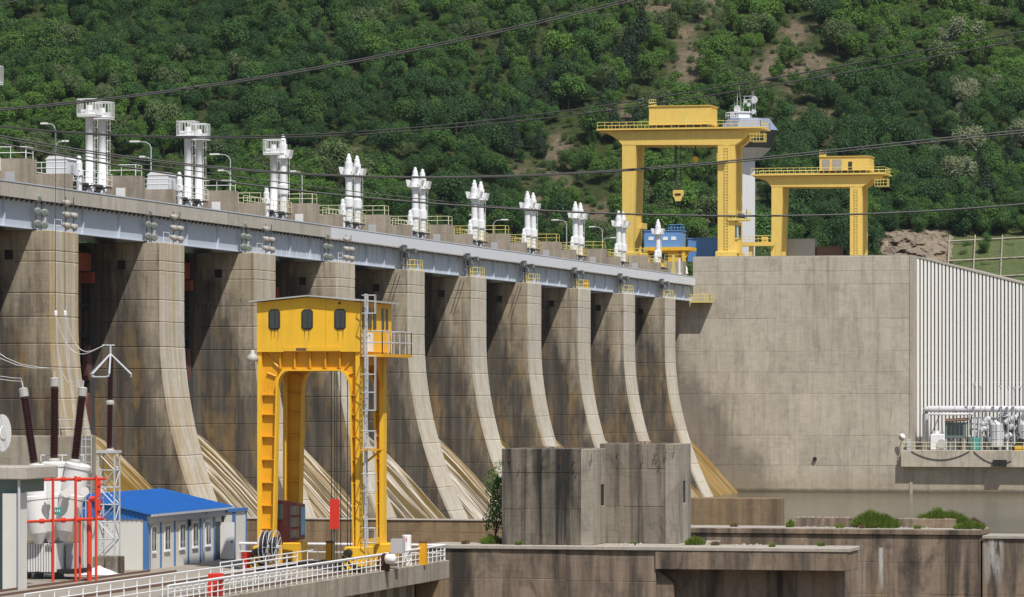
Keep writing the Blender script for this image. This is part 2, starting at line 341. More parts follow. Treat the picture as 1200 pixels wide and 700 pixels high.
# ================================================================== SETTING
V0 = 129.9                                   # nose plane of the piers: x = -V0
o = MB().box(-3000, 3000, -200, 6000, -9, -8).build('ground', 'bed'); tag(o, kind='structure')
m = MB(); m.add([(-150, 392, 0), (200, 392, 0), (200, 678.2, 0), (-150, 678.2, 0), (-45, 377.05, 0), (200, 377.05, 0), (200, 391.99, 0), (-45, 391.99, 0)], [(0, 1, 2, 3), (4, 5, 6, 7)])
tag(m.build('water', 'water'), kind='structure')

# ---- hillside
BARE = [(800, 60, 45, 80), (770, 10, 45, 40), (835, 10, 30, 40), (660, 175, 28, 40), (645, 230, 45, 60), (690, 265, 60, 40), (930, 140, 55, 40), (900, 100, 40, 40), (955, 90, 45, 50),
        (860, 215, 50, 50), (980, 150, 40, 40), (930, 50, 40, 40), (735, 150, 30, 40), (800, 250, 40, 30), (420, 185, 30, 18), (185, 172, 16, 14), (45, 35, 22, 12), (385, 60, 14, 14), (1075, 292, 36, 16), (600, 205, 30, 20)]
def bare(px, py):
    b = 0
    for x, y, rx, ry in BARE: b = max(b, 1-math.sqrt(((px-x)/rx)**2+((py-y)/ry)**2))
    b += .75*mnoise.fractal(Vector((px*.03, py*.04, 4.4)), 1., 2., 3)*min(1, max(0, b)*4+.12)
    return max(0, min(1, b*1.5))
def hz(d, lat):
    z = 40+.43*(d-880)
    r = mnoise.noise(Vector((lat*.011, d*.004, 3.1)))*11+mnoise.noise(Vector((lat*.03, d*.02, 8.7)))*4+mnoise.noise(Vector((lat*.1, d*.1, 1.7)))*1.1
    z += r*min(1, max(0, (d-860)/120))
    if d > 1180: z += (d-1180)*.06
    return z
def hp(d, lat): q = FW*d+RT*lat; return Vector((q.x, q.y, hz(d, lat)))
ds = [790+4.5*i for i in range(100)]+[1250+40*i for i in range(16)]; ls = [-330+5.5*i for i in range(121)]
vs = []; fs = []; bv = []
for d in ds:
    for l in ls:
        p = hp(d, l); vs.append(p); x, y, _ = proj(p); bv.append(bare(x, y))
W = len(ls)
for i in range(len(ds)-1):
    for j in range(W-1): a = i*W+j; fs.append((a, a+1, a+W+1, a+W))
m = MB(); m.add(vs, fs); hill = m.build('hillside', 'soil', smooth=True); tag(hill, kind='structure')
atr = hill.data.attributes.new('bare', 'FLOAT', 'POINT'); atr.data.foreach_set('value', bv)

# ================================================================== SPILLWAY DAM
PT = 32.1                                    # pier top
def off(z): return 6.3*(max(0, 24-z)/24.)**2 # the nose flares downstream
def pier_root(u1):                           # u1: far flank; the pier is 7 m thick
    y0, y1 = u1-7, u1
    r = thing('spillway_pier', '', 'pier', (-V0-4, (y0+y1)/2, 0), 'spillway piers')
    random.seed(5)
    zs = [-3]; 
    while zs[-1] < PT-2.4: zs.append(zs[-1]+random.choice((2.2, 2.5, 2.9)))
    zs[-1] = PT-1.9; zs.append(PT)
    xu = -V0-16
    for a, b in zip(zs, zs[1:]):
        n = 4; m = MB(); prof = []
        c = .06
        lv = [(a, c), (a+.08, 0)]+[(a+(b-a)*k/n, 0) for k in range(1, n)]+[(b-.08, 0), (b, c)]
        vs = []; fs = []
        for z, i in lv:
            xd = -V0+off(z)-.35-i
            vs += [(xu, y0+i, z), (xd, y0+i, z), (xd, y1-i, z), (xu, y1-i, z)]
        for q in range(len(lv)-1):
            for k in range(4): e = q*4+k; g = q*4+(k+1) % 4; fs.append((e, g, g+4, e+4))
        L = len(lv)*4; fs += [(3, 2, 1, 0), (L-4, L-3, L-2, L-1)]
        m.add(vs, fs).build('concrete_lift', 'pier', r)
        # the pale nose slab of the same lift
        vs = []; fs = []
        for z, i in lv:
            x0, x1 = -V0+off(z)-.34, -V0+off(z)-i
            vs += [(x0, y0-.03+i, z), (x1, y0-.03+i, z), (x1, y1+.03-i, z), (x0, y1+.03-i, z)]
        for q in range(len(lv)-1):
            for k in range(4): e = q*4+k; g = q*4+(k+1) % 4; fs.append((e, g, g+4, e+4))
        fs += [(3, 2, 1, 0), (L-4, L-3, L-2, L-1)]
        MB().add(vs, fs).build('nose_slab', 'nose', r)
    # small square niche and a gate groove
    MB().box(-V0-4.7, -V0-3.9, y0-.02, y0+.05, 29.4, 30.3).build('niche', 'black', r)
    MB().box(-V0-7.6, -V0-7.1, y0-.25, y0+.05, 8, PT-.1).build('gate_guide', 'darksteel', r)
    return r
U1 = 365.3
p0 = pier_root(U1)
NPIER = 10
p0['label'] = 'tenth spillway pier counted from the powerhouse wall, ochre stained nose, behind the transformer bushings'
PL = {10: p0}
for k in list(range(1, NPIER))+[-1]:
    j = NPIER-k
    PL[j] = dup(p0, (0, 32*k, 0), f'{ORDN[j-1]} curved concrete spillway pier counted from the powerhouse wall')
# rust / algae streak pipes and stair brackets on some far piers
for k in (4, 5, 6):
    y0 = U1-7+32*k; r = PL[NPIER-k]
    MB().path([(-V0-1.2, y0-.12, 31.5), (-V0-2.6, y0-.12, 27.2)], .045, 5).path([(-V0-1.6, y0-.12, 31.7), (-V0-3.0, y0-.12, 27.4)], .045, 5).build('stair_rail', 'darksteel', r)

# chutes with running water, gates
def chute_pts():
    P = [(-9, 13.6), (-6.1, 12.2), (-4.3, 10.7), (-2.8, 9.3), (0, 6.5), (3, 3.2), (5.9, 0.05), (8.2, -2.6)]
    return P
for k in range(-1, NPIER):
    ya, yb = U1+32*k, U1+32*k+25
    if k == NPIER-1: yb = 678.1
    n = 26; P = chute_pts(); vs = []; fs = []
    Q = []
    for (a0, z0), (a1, z1) in zip(P, P[1:]):
        for s in range(4): Q.append((a0+(a1-a0)*s/4, z0+(z1-z0)*s/4))
    Q.append(P[-1])
    for a0, z0 in Q:
        for j in range(n+1):
            y = ya+(yb-ya)*j/n; h = mnoise.noise(Vector((y*.25, 0, k)))*.06
            vs.append((-V0+a0, y, z0+h))
    for i in range(len(Q)-1):
        for j in range(n): e = i*(n+1)+j; fs.append((e, e+1, e+n+2, e+n+1))
    o = MB().add(vs, fs).build('spillway_water', 'flow', smooth=True); tag(o, kind='structure')
def gate(k):
    ya, yb = U1+32*k, U1+32*k+25
    if k == NPIER-1: yb = 678
    lab = f'{ORDN[NPIER-k-1]} dark steel spillway gate counted from the powerhouse wall'
    r = thing('spillway_gate', lab, 'gate', (-V0-8, (ya+yb)/2, 12), 'spillway gates')
    X = -V0-8.2
    MB().box(X-.5, X, ya+.05, yb-.05, 11, PT-.3).build('skin_plate', 'gate', r)  # plate carried up to the deck so no light comes through above
    MB().box(X+.4, X+.6, yb-3.2, yb-2.9, 12, 29).box(X+.4, X+.6, yb-5.2, yb-4.9, 12, 29).build('chain_guide', 'rust', r)
    for z in (13, 16.2, 19.4, 22.6, 25.6): MB().box(X, X+.7, ya+.3, yb-.3, z, z+.35).build('girder', 'gate', r)
    MB().box(X, X+.9, yb-4.5, yb-.6, 29.2, 31.0).box(X, X+1.3, yb-1.6, yb-.6, 28.0, 29.1).build('upper_beam', 'red_lead', r)
    for z, zz in ((13.5, 17), (18.2, 21.8)):
        m = MB(); pts = []
        for a in range(16):
            t_ = 2*math.pi*a/16; pts.append((yb-1.6+.75*math.cos(t_), (z+zz)/2+(zz-z)/2*math.sin(t_)))
        m.prism_x(pts, X+.6, X+1.1); m.build('hoist_link', 'gate_red', r)
    return r
for k in range(-1, NPIER): gate(k)

# ---- service bridge over the spillway
BX = -132.1
br = thing('service_bridge', 'long blue grey steel girder bridge with concrete and white parapets over the spillway piers', 'bridge', (BX-3, 490, PT))
Y0b, Y1b = 296, 677.4
MB().box(BX-7.6, BX+.6, Y0b, Y1b, 35.0, 35.35).build('deck_slab', 'deck_edge', br)
MB().box(BX-7.0, BX+.4, Y0b, Y1b, 35.354, 35.40).build('roadway', 'asphalt', br)
for k in range(-2, NPIER):
    a = U1-3.5+32*k; b = a+32
    a = max(a, Y0b); b = min(b, Y1b)
    if k == NPIER-1: b = Y1b
    if b-a < 2: continue
    g = MB().box(BX-.25, BX, a+.04, b-.04, PT+.15, 34.99).box(BX-.5, BX+.28, a+.04, b-.04, PT+.08, PT+.14).build('girder_web', 'girder', br)
    MB().box(BX-5.3, BX-5.0, a, b, PT+.1, 34.99).build('girder_web', 'girder', br)
    n = 3 if k < 2 else 4
    for j in range(n+1):
        y = a+.1+(b-a-.2)*j/n
        MB().box(BX, BX+.24, y-.07, y+.07, PT+.16, 34.98).build('stiffener', 'girder', g)
    m = MB(); nn = 16
    for j in range(nn):
        y = a+(b-a)*(j+.5)/nn
        m.box(BX, BX+.05, y-.03, y+.03, PT+.16, 34.98)
    if k >= 2: m.build('rib', 'girder', g)['kind'] = 'stuff'
    m = MB()
    for j in range(24):
        y = a+(b-a)*(j+.5)/24
        m.prism_y([(BX+.001, 34.98), (BX+.58, 34.98), (BX+.001, 34.6)], y-.06, y+.06)
    m.build('bracket', 'darksteel', g)['kind'] = 'stuff'
y = Y0b
while y < Y1b-.5:
    b = min(y+4, Y1b)
    mt = 'parapet_beige' if y < 454 else 'parapet_white'
    MB().cham(BX+.61, BX+.83, y+.01, b-.01, 34.85, 36.2, .025).build('parapet_panel', mt, br)
    y += 4
m = MB().box(BX+.56, BX+.88, Y0b, 454, 36.21, 36.32); m.build('coping', 'girder', br)
m = MB().box(BX+.56, BX+.88, 454.02, Y1b, 36.21, 36.30); m.build('coping', 'parapet_white', br)
m = MB().box(BX+.7, BX+.9, 454.02, Y1b, 34.72, 34.84); m.build('drip_edge', 'cap', br)

# ---- floodlight clusters and inspection stands on the pier tops
def floodlight(m, g, c, dirv, r=.42):
    c = Vector(c); d = Vector(dirv).normalized()
    m.lathe(c-d*.75, c, [(0, .12), (.15, r*.55), (.6, r*.9), (1, r)], 12)
    g.lathe(c+d*.003, c+d*.05, [(0, r*.93), (1, r*.6)], 12)
def flood_cluster(u0, lab):
    r = thing('floodlight_rack', lab, 'floodlights', (-V0-1, u0+3.5, PT), 'floodlight racks on the nearer pier tops')
    X = -V0-1.75; X2 = -V0-.45
    m = MB()
    for x, dy in ((X, -.0), (X, 1.5), (X2, 4.6), (X2, 6.7)): m.tube((x, u0+dy+.25, PT), (x, u0+dy+.25, PT+3.3), .045, n=5)
    for z in (.75, 1.75, 2.75): m.tube((X, u0+.1, PT+z), (X, u0+2.2, PT+z), .04, n=5).tube((X2, u0+4.6, PT+z), (X2, u0+6.95, PT+z), .04, n=5)
    m.build('frame', 'darksteel', r)
    for dy, z in ((.1, .55), (.1, 1.7), (.1, 2.9), (1.9, .5), (1.9, 1.65)):
        mm, g = MB(), MB(); floodlight(mm, g, (X+.35, u0+dy-.2, PT+z), (.65, -.85, -.35), .37); q = mm.build('floodlight', 'lamp_body', r, True); g.build('lens', 'lamp_glass', q)
    for dy, z in ((4.6, .5), (4.6, 1.5), (4.6, 2.6), (6.6, .45), (6.6, 1.5)):
        mm, g = MB(), MB(); floodlight(mm, g, (X2+.35, u0+dy+.2, PT+z), (.75, .6, -.35), .35); q = mm.build('floodlight', 'lamp_body', r, True); g.build('lens', 'lamp_glass', q)
    m = MB()
    for a in (0, 3.2):
        m.tube((X+1.0, u0+2.6+a*.6, PT), (X+1.0, u0+2.6+a*.6, PT+1.1), .03, n=4)
    m.tube((X+1.0, u0+2.6, PT+1.1), (X+1.0, u0+4.5, PT+1.1), .03, n=4).tube((X+1.0, u0+2.6, PT+.55), (X+1.0, u0+4.5, PT+.55), .03, n=4)
    m.build('guard_rail', 'white', r)
for i, k in enumerate((0, 1, 2, 3)): flood_cluster(U1-7+32*k, f'rack of round floodlights on top of the {ORDN[NPIER-k-1]} spillway pier from the powerhouse')
def box_stand(u0, lab, k):
    r = thing('inspection_stand', lab, 'lamp stand', (-V0-1, u0+3.5, PT), 'lamp stands on the farther pier tops')
    X = -V0-.5; m = MB()
    for dy in (.3, 1.2, 2.6): m.tube((X-.8, u0+dy, PT), (X-.8, u0+dy, PT+2.6+.3*(dy > 1)), .06, n=5)
    m.tube((X-.8, u0+.3, PT+1.2), (X-.8, u0+2.6, PT+1.2), .05, n=5); m.build('post', 'darksteel', r)
    for dy, z in ((.35, 2.2), (1.4, 2.4), (2.6, 1.5), (5.9, 2.1)):
        q = MB().box(X-.95, X-.35, u0+dy-.4, u0+dy+.4, PT+z, PT+z+.65).build('floodlight', 'darksteel', r)
        MB().box(X-.34, X-.3, u0+dy-.33, u0+dy+.33, PT+z+.08, PT+z+.57).build('lens', 'lamp_glass', q)
    m = MB()
    for y in (3.0, 4.3, 5.6, 6.8): m.tube((X+.3, u0+y, PT), (X+.3, u0+y, PT+1.25), .05, n=5).tube((X-1.0, u0+y, PT), (X-1.0, u0+y, PT+1.25), .05, n=5)
    for z in (.65, 1.25):
        m.tube((X+.3, u0+3, PT+z), (X+.3, u0+6.8, PT+z), .05, n=5).tube((X+.3, u0+3, PT+z), (X-1.0, u0+3, PT+z), .05, n=5).tube((X-1, u0+3, PT+z), (X-1., u0+6.8, PT+z), .05, n=5)
    m.build('guard_rail', 'rail_yellow', r)
    if k == 7: MB().box(X+.2, X+.24, u0+3.1, u0+6.7, PT+.1, PT+1.2).build('guard_panel', 'yellow', r)
for k in range(4, NPIER): box_stand(U1-7+32*k, f'dark box floodlights and yellow guard rail on the {ORDN[NPIER-k-1]} spillway pier from the powerhouse', k)

# ---- hoist houses, cylinders, standpipes
HV = -136.0
def rail_line(m, p0, p1, h=1.1, n=None, r=.035, rails=(.55, 1.1)):
    p0, p1 = Vector(p0), Vector(p1); L = (p1-p0).length; n = n or max(1, round(L/1.5))
    for i in range(n+1):
        q = p0.lerp(p1, i/n); m.tube(q, q+UP*h, r, n=4)
    for z in rails: m.tube(p0+UP*z, p1+UP*z, r, n=4)
def hoist_house(u, k):
    r = thing('hoist_house', f'{ORDN[9-k]} low concrete hoist house with railing behind the bridge, counted from the powerhouse', 'hoist house', (HV-3, u+10, 35.4), 'hoist houses along the bridge')
    T = 38.3; F = -134.8; uu = u+8; e = min(u+40, 700)
    mt = 'white' if k < 2 else ('rail_cream' if k < 5 else 'rail_yellow')
    MB().box(F-4.1, F, uu, uu+1.6, 35.4, T).build('low_block', 'hoist_block', r)
    MB().box(F-3.3, F, uu+20.7, min(uu+23.4, e), 35.4, T+.85).build('high_block', 'hoist_block', r)
    MB().box(F-7.6, F-4.8, uu, e, 35.4, T-.3).build('rear_wall', 'hoist_block', r)
    MB().box(F-4.6, F-3.3, uu+1.62, uu+20.68, T-.32, T-.12).build('canopy_slab', 'darksteel', r)
    m = MB()
    for j in range(9): m.box(F-4.4, F-2.5, uu+2.2+j*2.2, uu+2.36+j*2.2, T-.5, T-.33)
    m.build('cross_beam', 'darksteel', r)['kind'] = 'stuff'
    MB().box(F-4.79, F-4.7, uu+1.62, uu+20.68, 35.4, T-.8).build('recess_panel', 'gate', r)
    MB().box(F-2.2, F-1.2, uu+20.66, uu+20.69, 35.5, 37.9).build('door', 'white' if k in (0, 1, 2) else 'grey_clad', r)
    m = MB(); rail_line(m, (F-4.0, uu+.1, T), (F-.1, uu+.1, T)); rail_line(m, (F-2.6, uu+1.7, T-.33), (F-2.6, uu+20.6, T-.33), 1.25, 13, .04, (.1, .68, 1.25)); rail_line(m, (F-.15, uu+20.8, T+.85), (F-.15, min(uu+22.8, e), T+.85)); m.build('guard_rail', mt, r)
    m = MB(); rail_line(m, (F-3.2, uu+20.8, T+.85), (F-.1, uu+20.8, T+.85)); rail_line(m, (F-7.4, uu+.1, T-.3), (F-7.4, e-.1, T-.3)); m.build('guard_rail', mt, r)
    if k in (0, 1, 2, 3): MB().box(F-3.3, F-2.9, uu-.06, uu-.004, 36.1, 37.2).build('hatch', 'gap_dark' if k < 1 else 'red', r)
    # stand pipe
    m = MB(); X, Y = -137.6, u+19.2
    m.lathe((X, Y, 35.4), (X, Y, 40.7), [(0, .3), (.62, .3), (.625, .44), (.72, .44), (.73, .34), (.86, .34), (.88, .25), (.96, .22), (1, .1)], 12)
    m.tube((X-.55, Y, 39.2), (X+.1, Y, 39.2), .11, n=8)
    r2 = thing('stand_pipe', f'short white standpipe beside the {ORDN[9-k]} hoist house from the powerhouse', 'pipe', (X, Y, 35.4), 'white standpipes on the bridge')
    m.build('pipe', 'white_pipe', r2)
for k in range(-1, 10): hoist_house(368+32*k, k)

def cyl_root(kind, X, Y, Zt, lab):
    r = thing('hoist_cylinder', lab, 'hoist cylinder', (X, Y, 35.4), 'white gate hoist cylinders')
    if kind == 'A':
        MB().lathe((X, Y, 35.4), (X, Y, Zt-1.6), [(0, .44), (.3, .44), (.301, .4), (.97, .4), (.975, .55), (1, .55)], 14).build('barrel', 'white_pipe', r, True)
        MB().box(X-1.0, X+1.0, Y-.9, Y+.9, Zt-1.75, Zt-1.6).build('platform', 'white', r)
        MB().lathe((X, Y, Zt-1.6), (X, Y, Zt-.55), [(0, .5), (.5, .5), (.55, .32), (1, .3)], 12).box(X-.8, X+.8, Y-.25, Y+.25, Zt-1.5, Zt-1.0).build('valve_head', 'white', r, False)
        m = MB()
        c = [(X-1., Y-.9), (X+1., Y-.9), (X+1., Y+.9), (X-1., Y+.9)]
        for i in range(4):
            a, b = c[i], c[(i+1) % 4]
            for j in range(6):
                q = (a[0]+(b[0]-a[0])*j/6, a[1]+(b[1]-a[1])*j/6)
                m.tube((*q, Zt-1.6), (*q, Zt), .022, n=4)
            for z in (Zt-1.55, Zt): m.tube((*a, z), (*b, z), .045, n=4)
        m.build('cage', 'white', r)
    else:
        H = Zt-35.4
        MB().lathe((X, Y, 35.4), (X, Y, Zt), [(0, .46), (.28, .46), (.285, .42), (.40, .42), (.405, .6), (.42, .62), (.50, .62), (.51, .42), (.73, .42), (.735, .56), (.80, .56), (.83, .5), (.90, .5), (.905, .38), (.95, .34), (.96, .24), (.99, .2), (1, .06)], 18).build('barrel', 'white_pipe', r)
        z0 = 35.4+H*.76
        MB().lathe((X, Y, z0), (X, Y, z0+.12), [(0, 1.0), (1, 1.0)], 10).build('platform', 'white', r)
        for s in (-1, 1):
            m = MB()
            m.prism_y([(X+s*.9, z0+.12), (X+s*1.1, z0+1.0), (X+s*.62, z0+1.0), (X+s*.62, z0+.12)], Y-.7, Y-.62)
            m.prism_y([(X+s*.9, z0+.12), (X+s*1.1, z0+1.0), (X+s*.62, z0+1.0), (X+s*.62, z0+.12)], Y+.62, Y+.7)
            m.add([(X+s*.9, Y-.7, z0+.12), (X+s*1.1, Y-.7, z0+1.0), (X+s*1.1, Y+.7, z0+1.0), (X+s*.9, Y+.7, z0+.12)], [(0, 1, 2, 3)])
            m.build('guard_plate', 'white', r)
    # ladder on the upstream-far side
    m = MB(); lx, ly = X-.1, Y+1.15; zt = Zt-1.6 if kind == 'A' else 35.4+H*.76
    for s in (-.28, .28): m.tube((lx+s, ly, 37.5), (lx+s, ly, zt), .035, n=4)
    z = 37.8
    while z < zt: m.tube((lx-.28, ly, z), (lx+.28, ly, z), .025, n=4); z += .45
    z = 39.5
    while z < zt:
        m.path([(lx-.3, ly, z), (lx-.4, ly+.45, z), (lx, ly+.75, z), (lx+.4, ly+.45, z), (lx+.3, ly, z)], .03, 4); z += 1.1
    for s in (-.4, .4): m.tube((lx+s, ly+.45, 39.5), (lx+s, ly+.45, zt), .025, n=4)
    m.tube((lx, ly+.75, 39.5), (lx, ly+.75, zt), .025, n=4)
    m.build('ladder', 'white', r)
    return r
for k in range(-1, 10):
    Y = 392+32*k; nm = ORDN[9-k]
    A = k <= 1
    X = -138.2
    ztop = 46.9 if A else 46.75
    kinds = ['A', 'A'] if k <= 1 else (['A', 'B'] if k == 2 else ['B', 'B'])
    if k == 9: kinds = ['B']
    for j, kd in enumerate(kinds):
        d = 'caged platform' if kd == 'A' else 'winged head'
        place = 'nearer' if j == 0 else 'farther from'
        dz = [2.3, 1.6, 1.1, .35, 0, 0, 0, 0, 0, 0, -.3][k+1] if kd == 'B' else [0, -.0, -.0, 0][k+1] if k < 3 else 0
        zt = on_x([0, 105, 221, 320, 408, 486, 556, 617, 673, 725, 771][k+1], [80, 117, 143, 164, 180, 196, 211, 224, 236, 247, 257][k+1], X).z
        if kd == 'B' and k == 2: zt += .9
        cyl_root(kd, X-(.15 if j else 0), Y+4.3*j, zt, f'white hoist cylinder with {d}, {nm} pair from powerhouse, {place} the standpipe' if k < 9 else 'white hoist cylinder with winged head standing alone before the blue cabin')

# white sheds on the hoist houses
for i, (pa, pb, ya, yb, uu) in enumerate(((54, 79, 206, 183, 376.1), (173, 197, 224, 202, 408.1))):
    z0 = 38.3
    xa, xb = XY(pa, uu), XY(pb, uu); zt = ZY(yb, pa, uu)
    r = thing('control_shed', ['pale grey metal shed on the hoist house below the street lamp with two arms', 'pale grey metal shed on the hoist house before the second pair of caged cylinders'][i], 'shed', ((xa+xb)/2, uu+2, z0))
    MB().box(xa, xb, uu, uu+2.6, z0, zt-.35).build('wall', 'grey_clad' if 0 else 'parapet_white', r)
    MB().prism_y([(xa-.1, zt-.34), (xb+.1, zt-.34), (xb-.3, zt), (xa+.3, zt)], uu-.05, uu+2.65).build('roof', 'white', r)
    MB().box(xb+.01, xb+.04, uu+.8, uu+1.7, z0+.1, zt-.8).build('door', 'grey_clad', r)
# street lamps
LP = [(65, 145, 222, [(-18, 0), (16, 21)], 'with two arms behind the first shed'), (177, 166, 240, [(-26, 0), (-14, 18)], 'beside the second shed'), (270, 181, 250, [(-25, 0), (-15, 19)], 'between the second and third cylinder pairs'),
      (354, 198, 262, [(-14, 3)], 'behind the third cylinder pair'), (578, 258, 290, [(18, 0)], 'beside the sixth cylinder pair, arm pointing to the powerhouse'), (664, 258, 305, [(-18, 0)], 'before the eighth cylinder pair'), (706, 266, 312, [(-16, 0), (18, 13)], 'before the ninth cylinder pair'), (568, 244, 285, [(-18, 8)], 'between the fifth and sixth cylinder pairs')]
for i, (px, pt, pb, arms, lab) in enumerate(LP):
    X = -141.5; top = on_x(px, pt, X); Y = top.y; d = proj(top)[2]; s = d/FPX
    r = thing('street_lamp', f'slim grey street lamp {lab}', 'street lamp', (X, Y, 38.9), 'street lamps along the bridge')
    zt = top.z
    m = MB().tube((X, Y, 38.9), (X, Y, zt-.6), .09, .06, n=6); m.build('pole', 'galv', r)
    for ax, ay in arms:
        L = ax*s; z = zt-ay*s
        m = MB().path([(X, Y, z-.7), (X+L*.08, Y, z-.3), (X+L*.25, Y, z-.05), (X+L*.6, Y, z)], .05, 5); a = m.build('arm', 'galv', r)
        MB().box(X+L*.55, X+L*1.0, Y-.16, Y+.16, z-.05, z+.12).build('lamp_head', 'white', a)

# ================================================================== POWERHOUSE
YP = 678.0; ZP = 39.6
XL, XC, XR = -131.8, -95.1, -64.0
ph = thing('powerhouse', 'huge bare concrete powerhouse with a wall of white vertical fins', 'building', (-100, 700, 0))
MB().box(XL, XC, YP+.5, YP+110, -8, ZP-.05).build('core', 'end_wall', ph)
MB().box(-144, XL-.01, YP+.5, YP+110, -8, 34.9).build('core', 'end_wall', ph)
MB().box(-144, XL-.01, YP+.02, YP+110, 34.91, 35.38).build('apron', 'deck', ph)
MB().box(XL, XC+.3, YP+.3, YP+110, ZP-.04, ZP+.12).build('roof_slab', 'cap', ph)
random.seed(21)
rows = [-8, 4.6, 9.6, 16.6, 20.2, 23.7, 29.2, 34.9, 37.1, ZP-.06]
for i, (a, b) in enumerate(zip(rows, rows[1:])):
    xl = XL if b > 35 else -144
    x = xl+random.uniform(-4, 0)
    xs = []
    while x < XC: xs.append(x); x += random.choice((4.2, 8.6, 8.6, 6.4))
    xs = [xl]+[q for q in xs if xl+2 < q < XC-2]+[XC]
    for p, q in zip(xs, xs[1:]): MB().cham(p, q, YP+random.uniform(0, .03), YP+.49, a, b, .055).build('concrete_panel', 'end_wall', ph)
MB().box(XC, XC+.5, YP-.1, YP+5.88, -8, ZP).build('corner_trim', 'cap', ph)
# finned part on the same face, its roof falling away
FY = YP+5.0
zr = lambda x: ZP-.05-(x-XC)*(4.9/19.0)
MB().prism_y([(XC+.36, -8), (XR, -8), (XR, zr(XR)), (XC+.36, zr(XC+.36))], FY+.9, FY+90).build('finned_core', 'fin_gap', ph)
MB().prism_y([(XC+.36, zr(XC+.36)), (XR, zr(XR)), (XR, zr(XR)+.25), (XC+.36, zr(XC+.36)+.25)], FY-.1, FY+90).build('roof_edge', 'cap', ph)
MB().box(XC+.36, XR, FY+.2, FY+.89, -8, 8.2).build('plinth', 'end_wall', ph)
x = XC+.72
while x < XR-.3:
    MB().box(x-.19, x+.19, FY+.0, FY+.88, 8.25, zr(x)-.02).build('fin', 'fin', ph)
    x += .615
MB().box(XC+.4, XR, FY+.5, FY+.6, 18.4, 18.6).build('tie_bar', 'grey_clad', ph)
MB().lathe((XY(955, YP), YP-.4, ZY(538, 955, YP)), (XY(955, YP), YP, ZY(538, 955, YP)), [(0, .35), (1, .35)], 10).build('drain_outlet', 'black', ph)
# service gallery slab
gx = XY(1056, 676.60)
MB().cham(gx, XR+4, 676.60, FY+.15, 4.45, 7.25, .06).build('gallery_slab', 'end_wall', ph)
MB().box(XC+.36, XR+4, YP+.1, FY+.1, -8, 4.44).build('gallery_base', 'end_wall', ph)
GZ = 7.25
def eq(name, label, cat, px): return thing(name, label, cat, (XY(px, 678.60), 678.60, GZ))
r = eq('gallery_railing', 'cream pipe railing along the edge of the powerhouse gallery', 'railing', 1120)
m = MB(); rail_line(m, (gx+.2, 676.75, GZ), (XR+4, 676.75, GZ), 1.3, 18, .05, (.65, 1.3)); m.build('rail', 'rail_cream', r)
def gx_(px): return XY(px, 678.60)
def gz_(py): return on_y(1130, py, 678.60).z
# big lagged pipe
r = eq('lagged_pipe', 'long silver lagged pipe running across the finned wall above the gallery', 'pipe', 1084)
m = MB().path([(gx_(1083), 680.10, GZ), (gx_(1083), 680.10, gz_(486)), (gx_(1083.5), 680.10, gz_(481)), (gx_(1086), 680.10, gz_(479.5)), (XR+2, 680.10, gz_(479.5))], .52, 12)
m.build('pipe', 'alu', r, True)
for i in range(6): 
    x = gx_(1100+i*18); MB().lathe((x-.08, 680.10, gz_(479.5)), (x+.08, 680.10, gz_(479.5)), [(0, .62), (1, .62)], 12).tube((x, 680.10, gz_(479.5)), (x, 682.40, gz_(479.5)), .1, n=6).build('pipe_clamp', 'galv', r)
r = eq('thin_pipe', 'thin silver pipe bending down beside the lagged pipe riser', 'pipe', 1088)
MB().path([(gx_(1088), 679.20, GZ), (gx_(1088), 679.20, gz_(487)), (gx_(1089), 679.20, gz_(485.5)), (gx_(1140), 679.20, gz_(485.5))], .2, 8).build('pipe', 'alu', r, True)
r = eq('control_booth', 'glazed grey control booth on legs with a rusty sloping roof on the gallery', 'booth', 1120)
a, b = gx_(1109), gx_(1131)
MB().box(a, b, 678.00, 680.20, gz_(513), gz_(495)).build('body', 'green_grey', r)
for i in range(4): q = a+.2+(b-a-.4)*i/4; MB().box(q+.05, q+(b-a-.4)/4-.05, 677.96, 677.99, gz_(510), gz_(498)).build('pane', 'glass', r)
MB().add([(a-.2, 677.70, gz_(494)), (b+.3, 677.70, gz_(492.5)), (b+.3, 680.40, gz_(489.5)), (a-.2, 680.40, gz_(491))], [(0, 1, 2, 3)]).add([(a-.2, 677.70, gz_(495)), (b+.3, 677.70, gz_(493.5)), (b+.3, 680.40, gz_(490.5)), (a-.2, 680.40, gz_(492))], [(0, 1, 2, 3)]).build('roof', 'rust', r)
for q in (a+.1, (a+b)/2, b-.1):
    for y in (678.1, 679.9): MB().box(q-.08, q+.08, y, y+.16, GZ, gz_(513)).build('leg', 'galv', r)
MB().box(a+.3, a+1.2, 679.10, 679.80, GZ, gz_(516)).build('cabinet', 'grey_clad', r)
r = eq('pump_unit', 'white boxy pump unit with round grey fan beside the booth', 'pump', 1098)
a, b = gx_(1091), gx_(1108)
MB().cham(a, b, 678.20, 680.00, GZ, gz_(509), .12).build('housing', 'white', r)
MB().lathe((gx_(1104), 677.90, gz_(520)), (gx_(1104), 678.20, gz_(520)), [(0, .75), (1, .75)], 14).build('fan', 'grey_clad', r)
MB().tube((gx_(1097), 679.10, gz_(509)), (gx_(1097), 679.10, gz_(505)), .4, n=10).tube((gx_(1103), 679.10, gz_(509)), (gx_(1103), 679.10, gz_(506)), .3, n=10).build('vent', 'white', r)
r = eq('teal_cabinet', 'teal louvred cabinet on the powerhouse gallery', 'cabinet', 1144)
a, b = gx_(1138), gx_(1150)
for i in range(3): MB().cham(a, b, 678.20, 679.60, gz_(527-i*4.7), gz_(522.6-i*4.7), .05).build('drawer', 'teal', r)
MB().box(a+.1, b-.1, 678.40, 679.60, GZ, gz_(513.2)).build('body', 'teal', r)
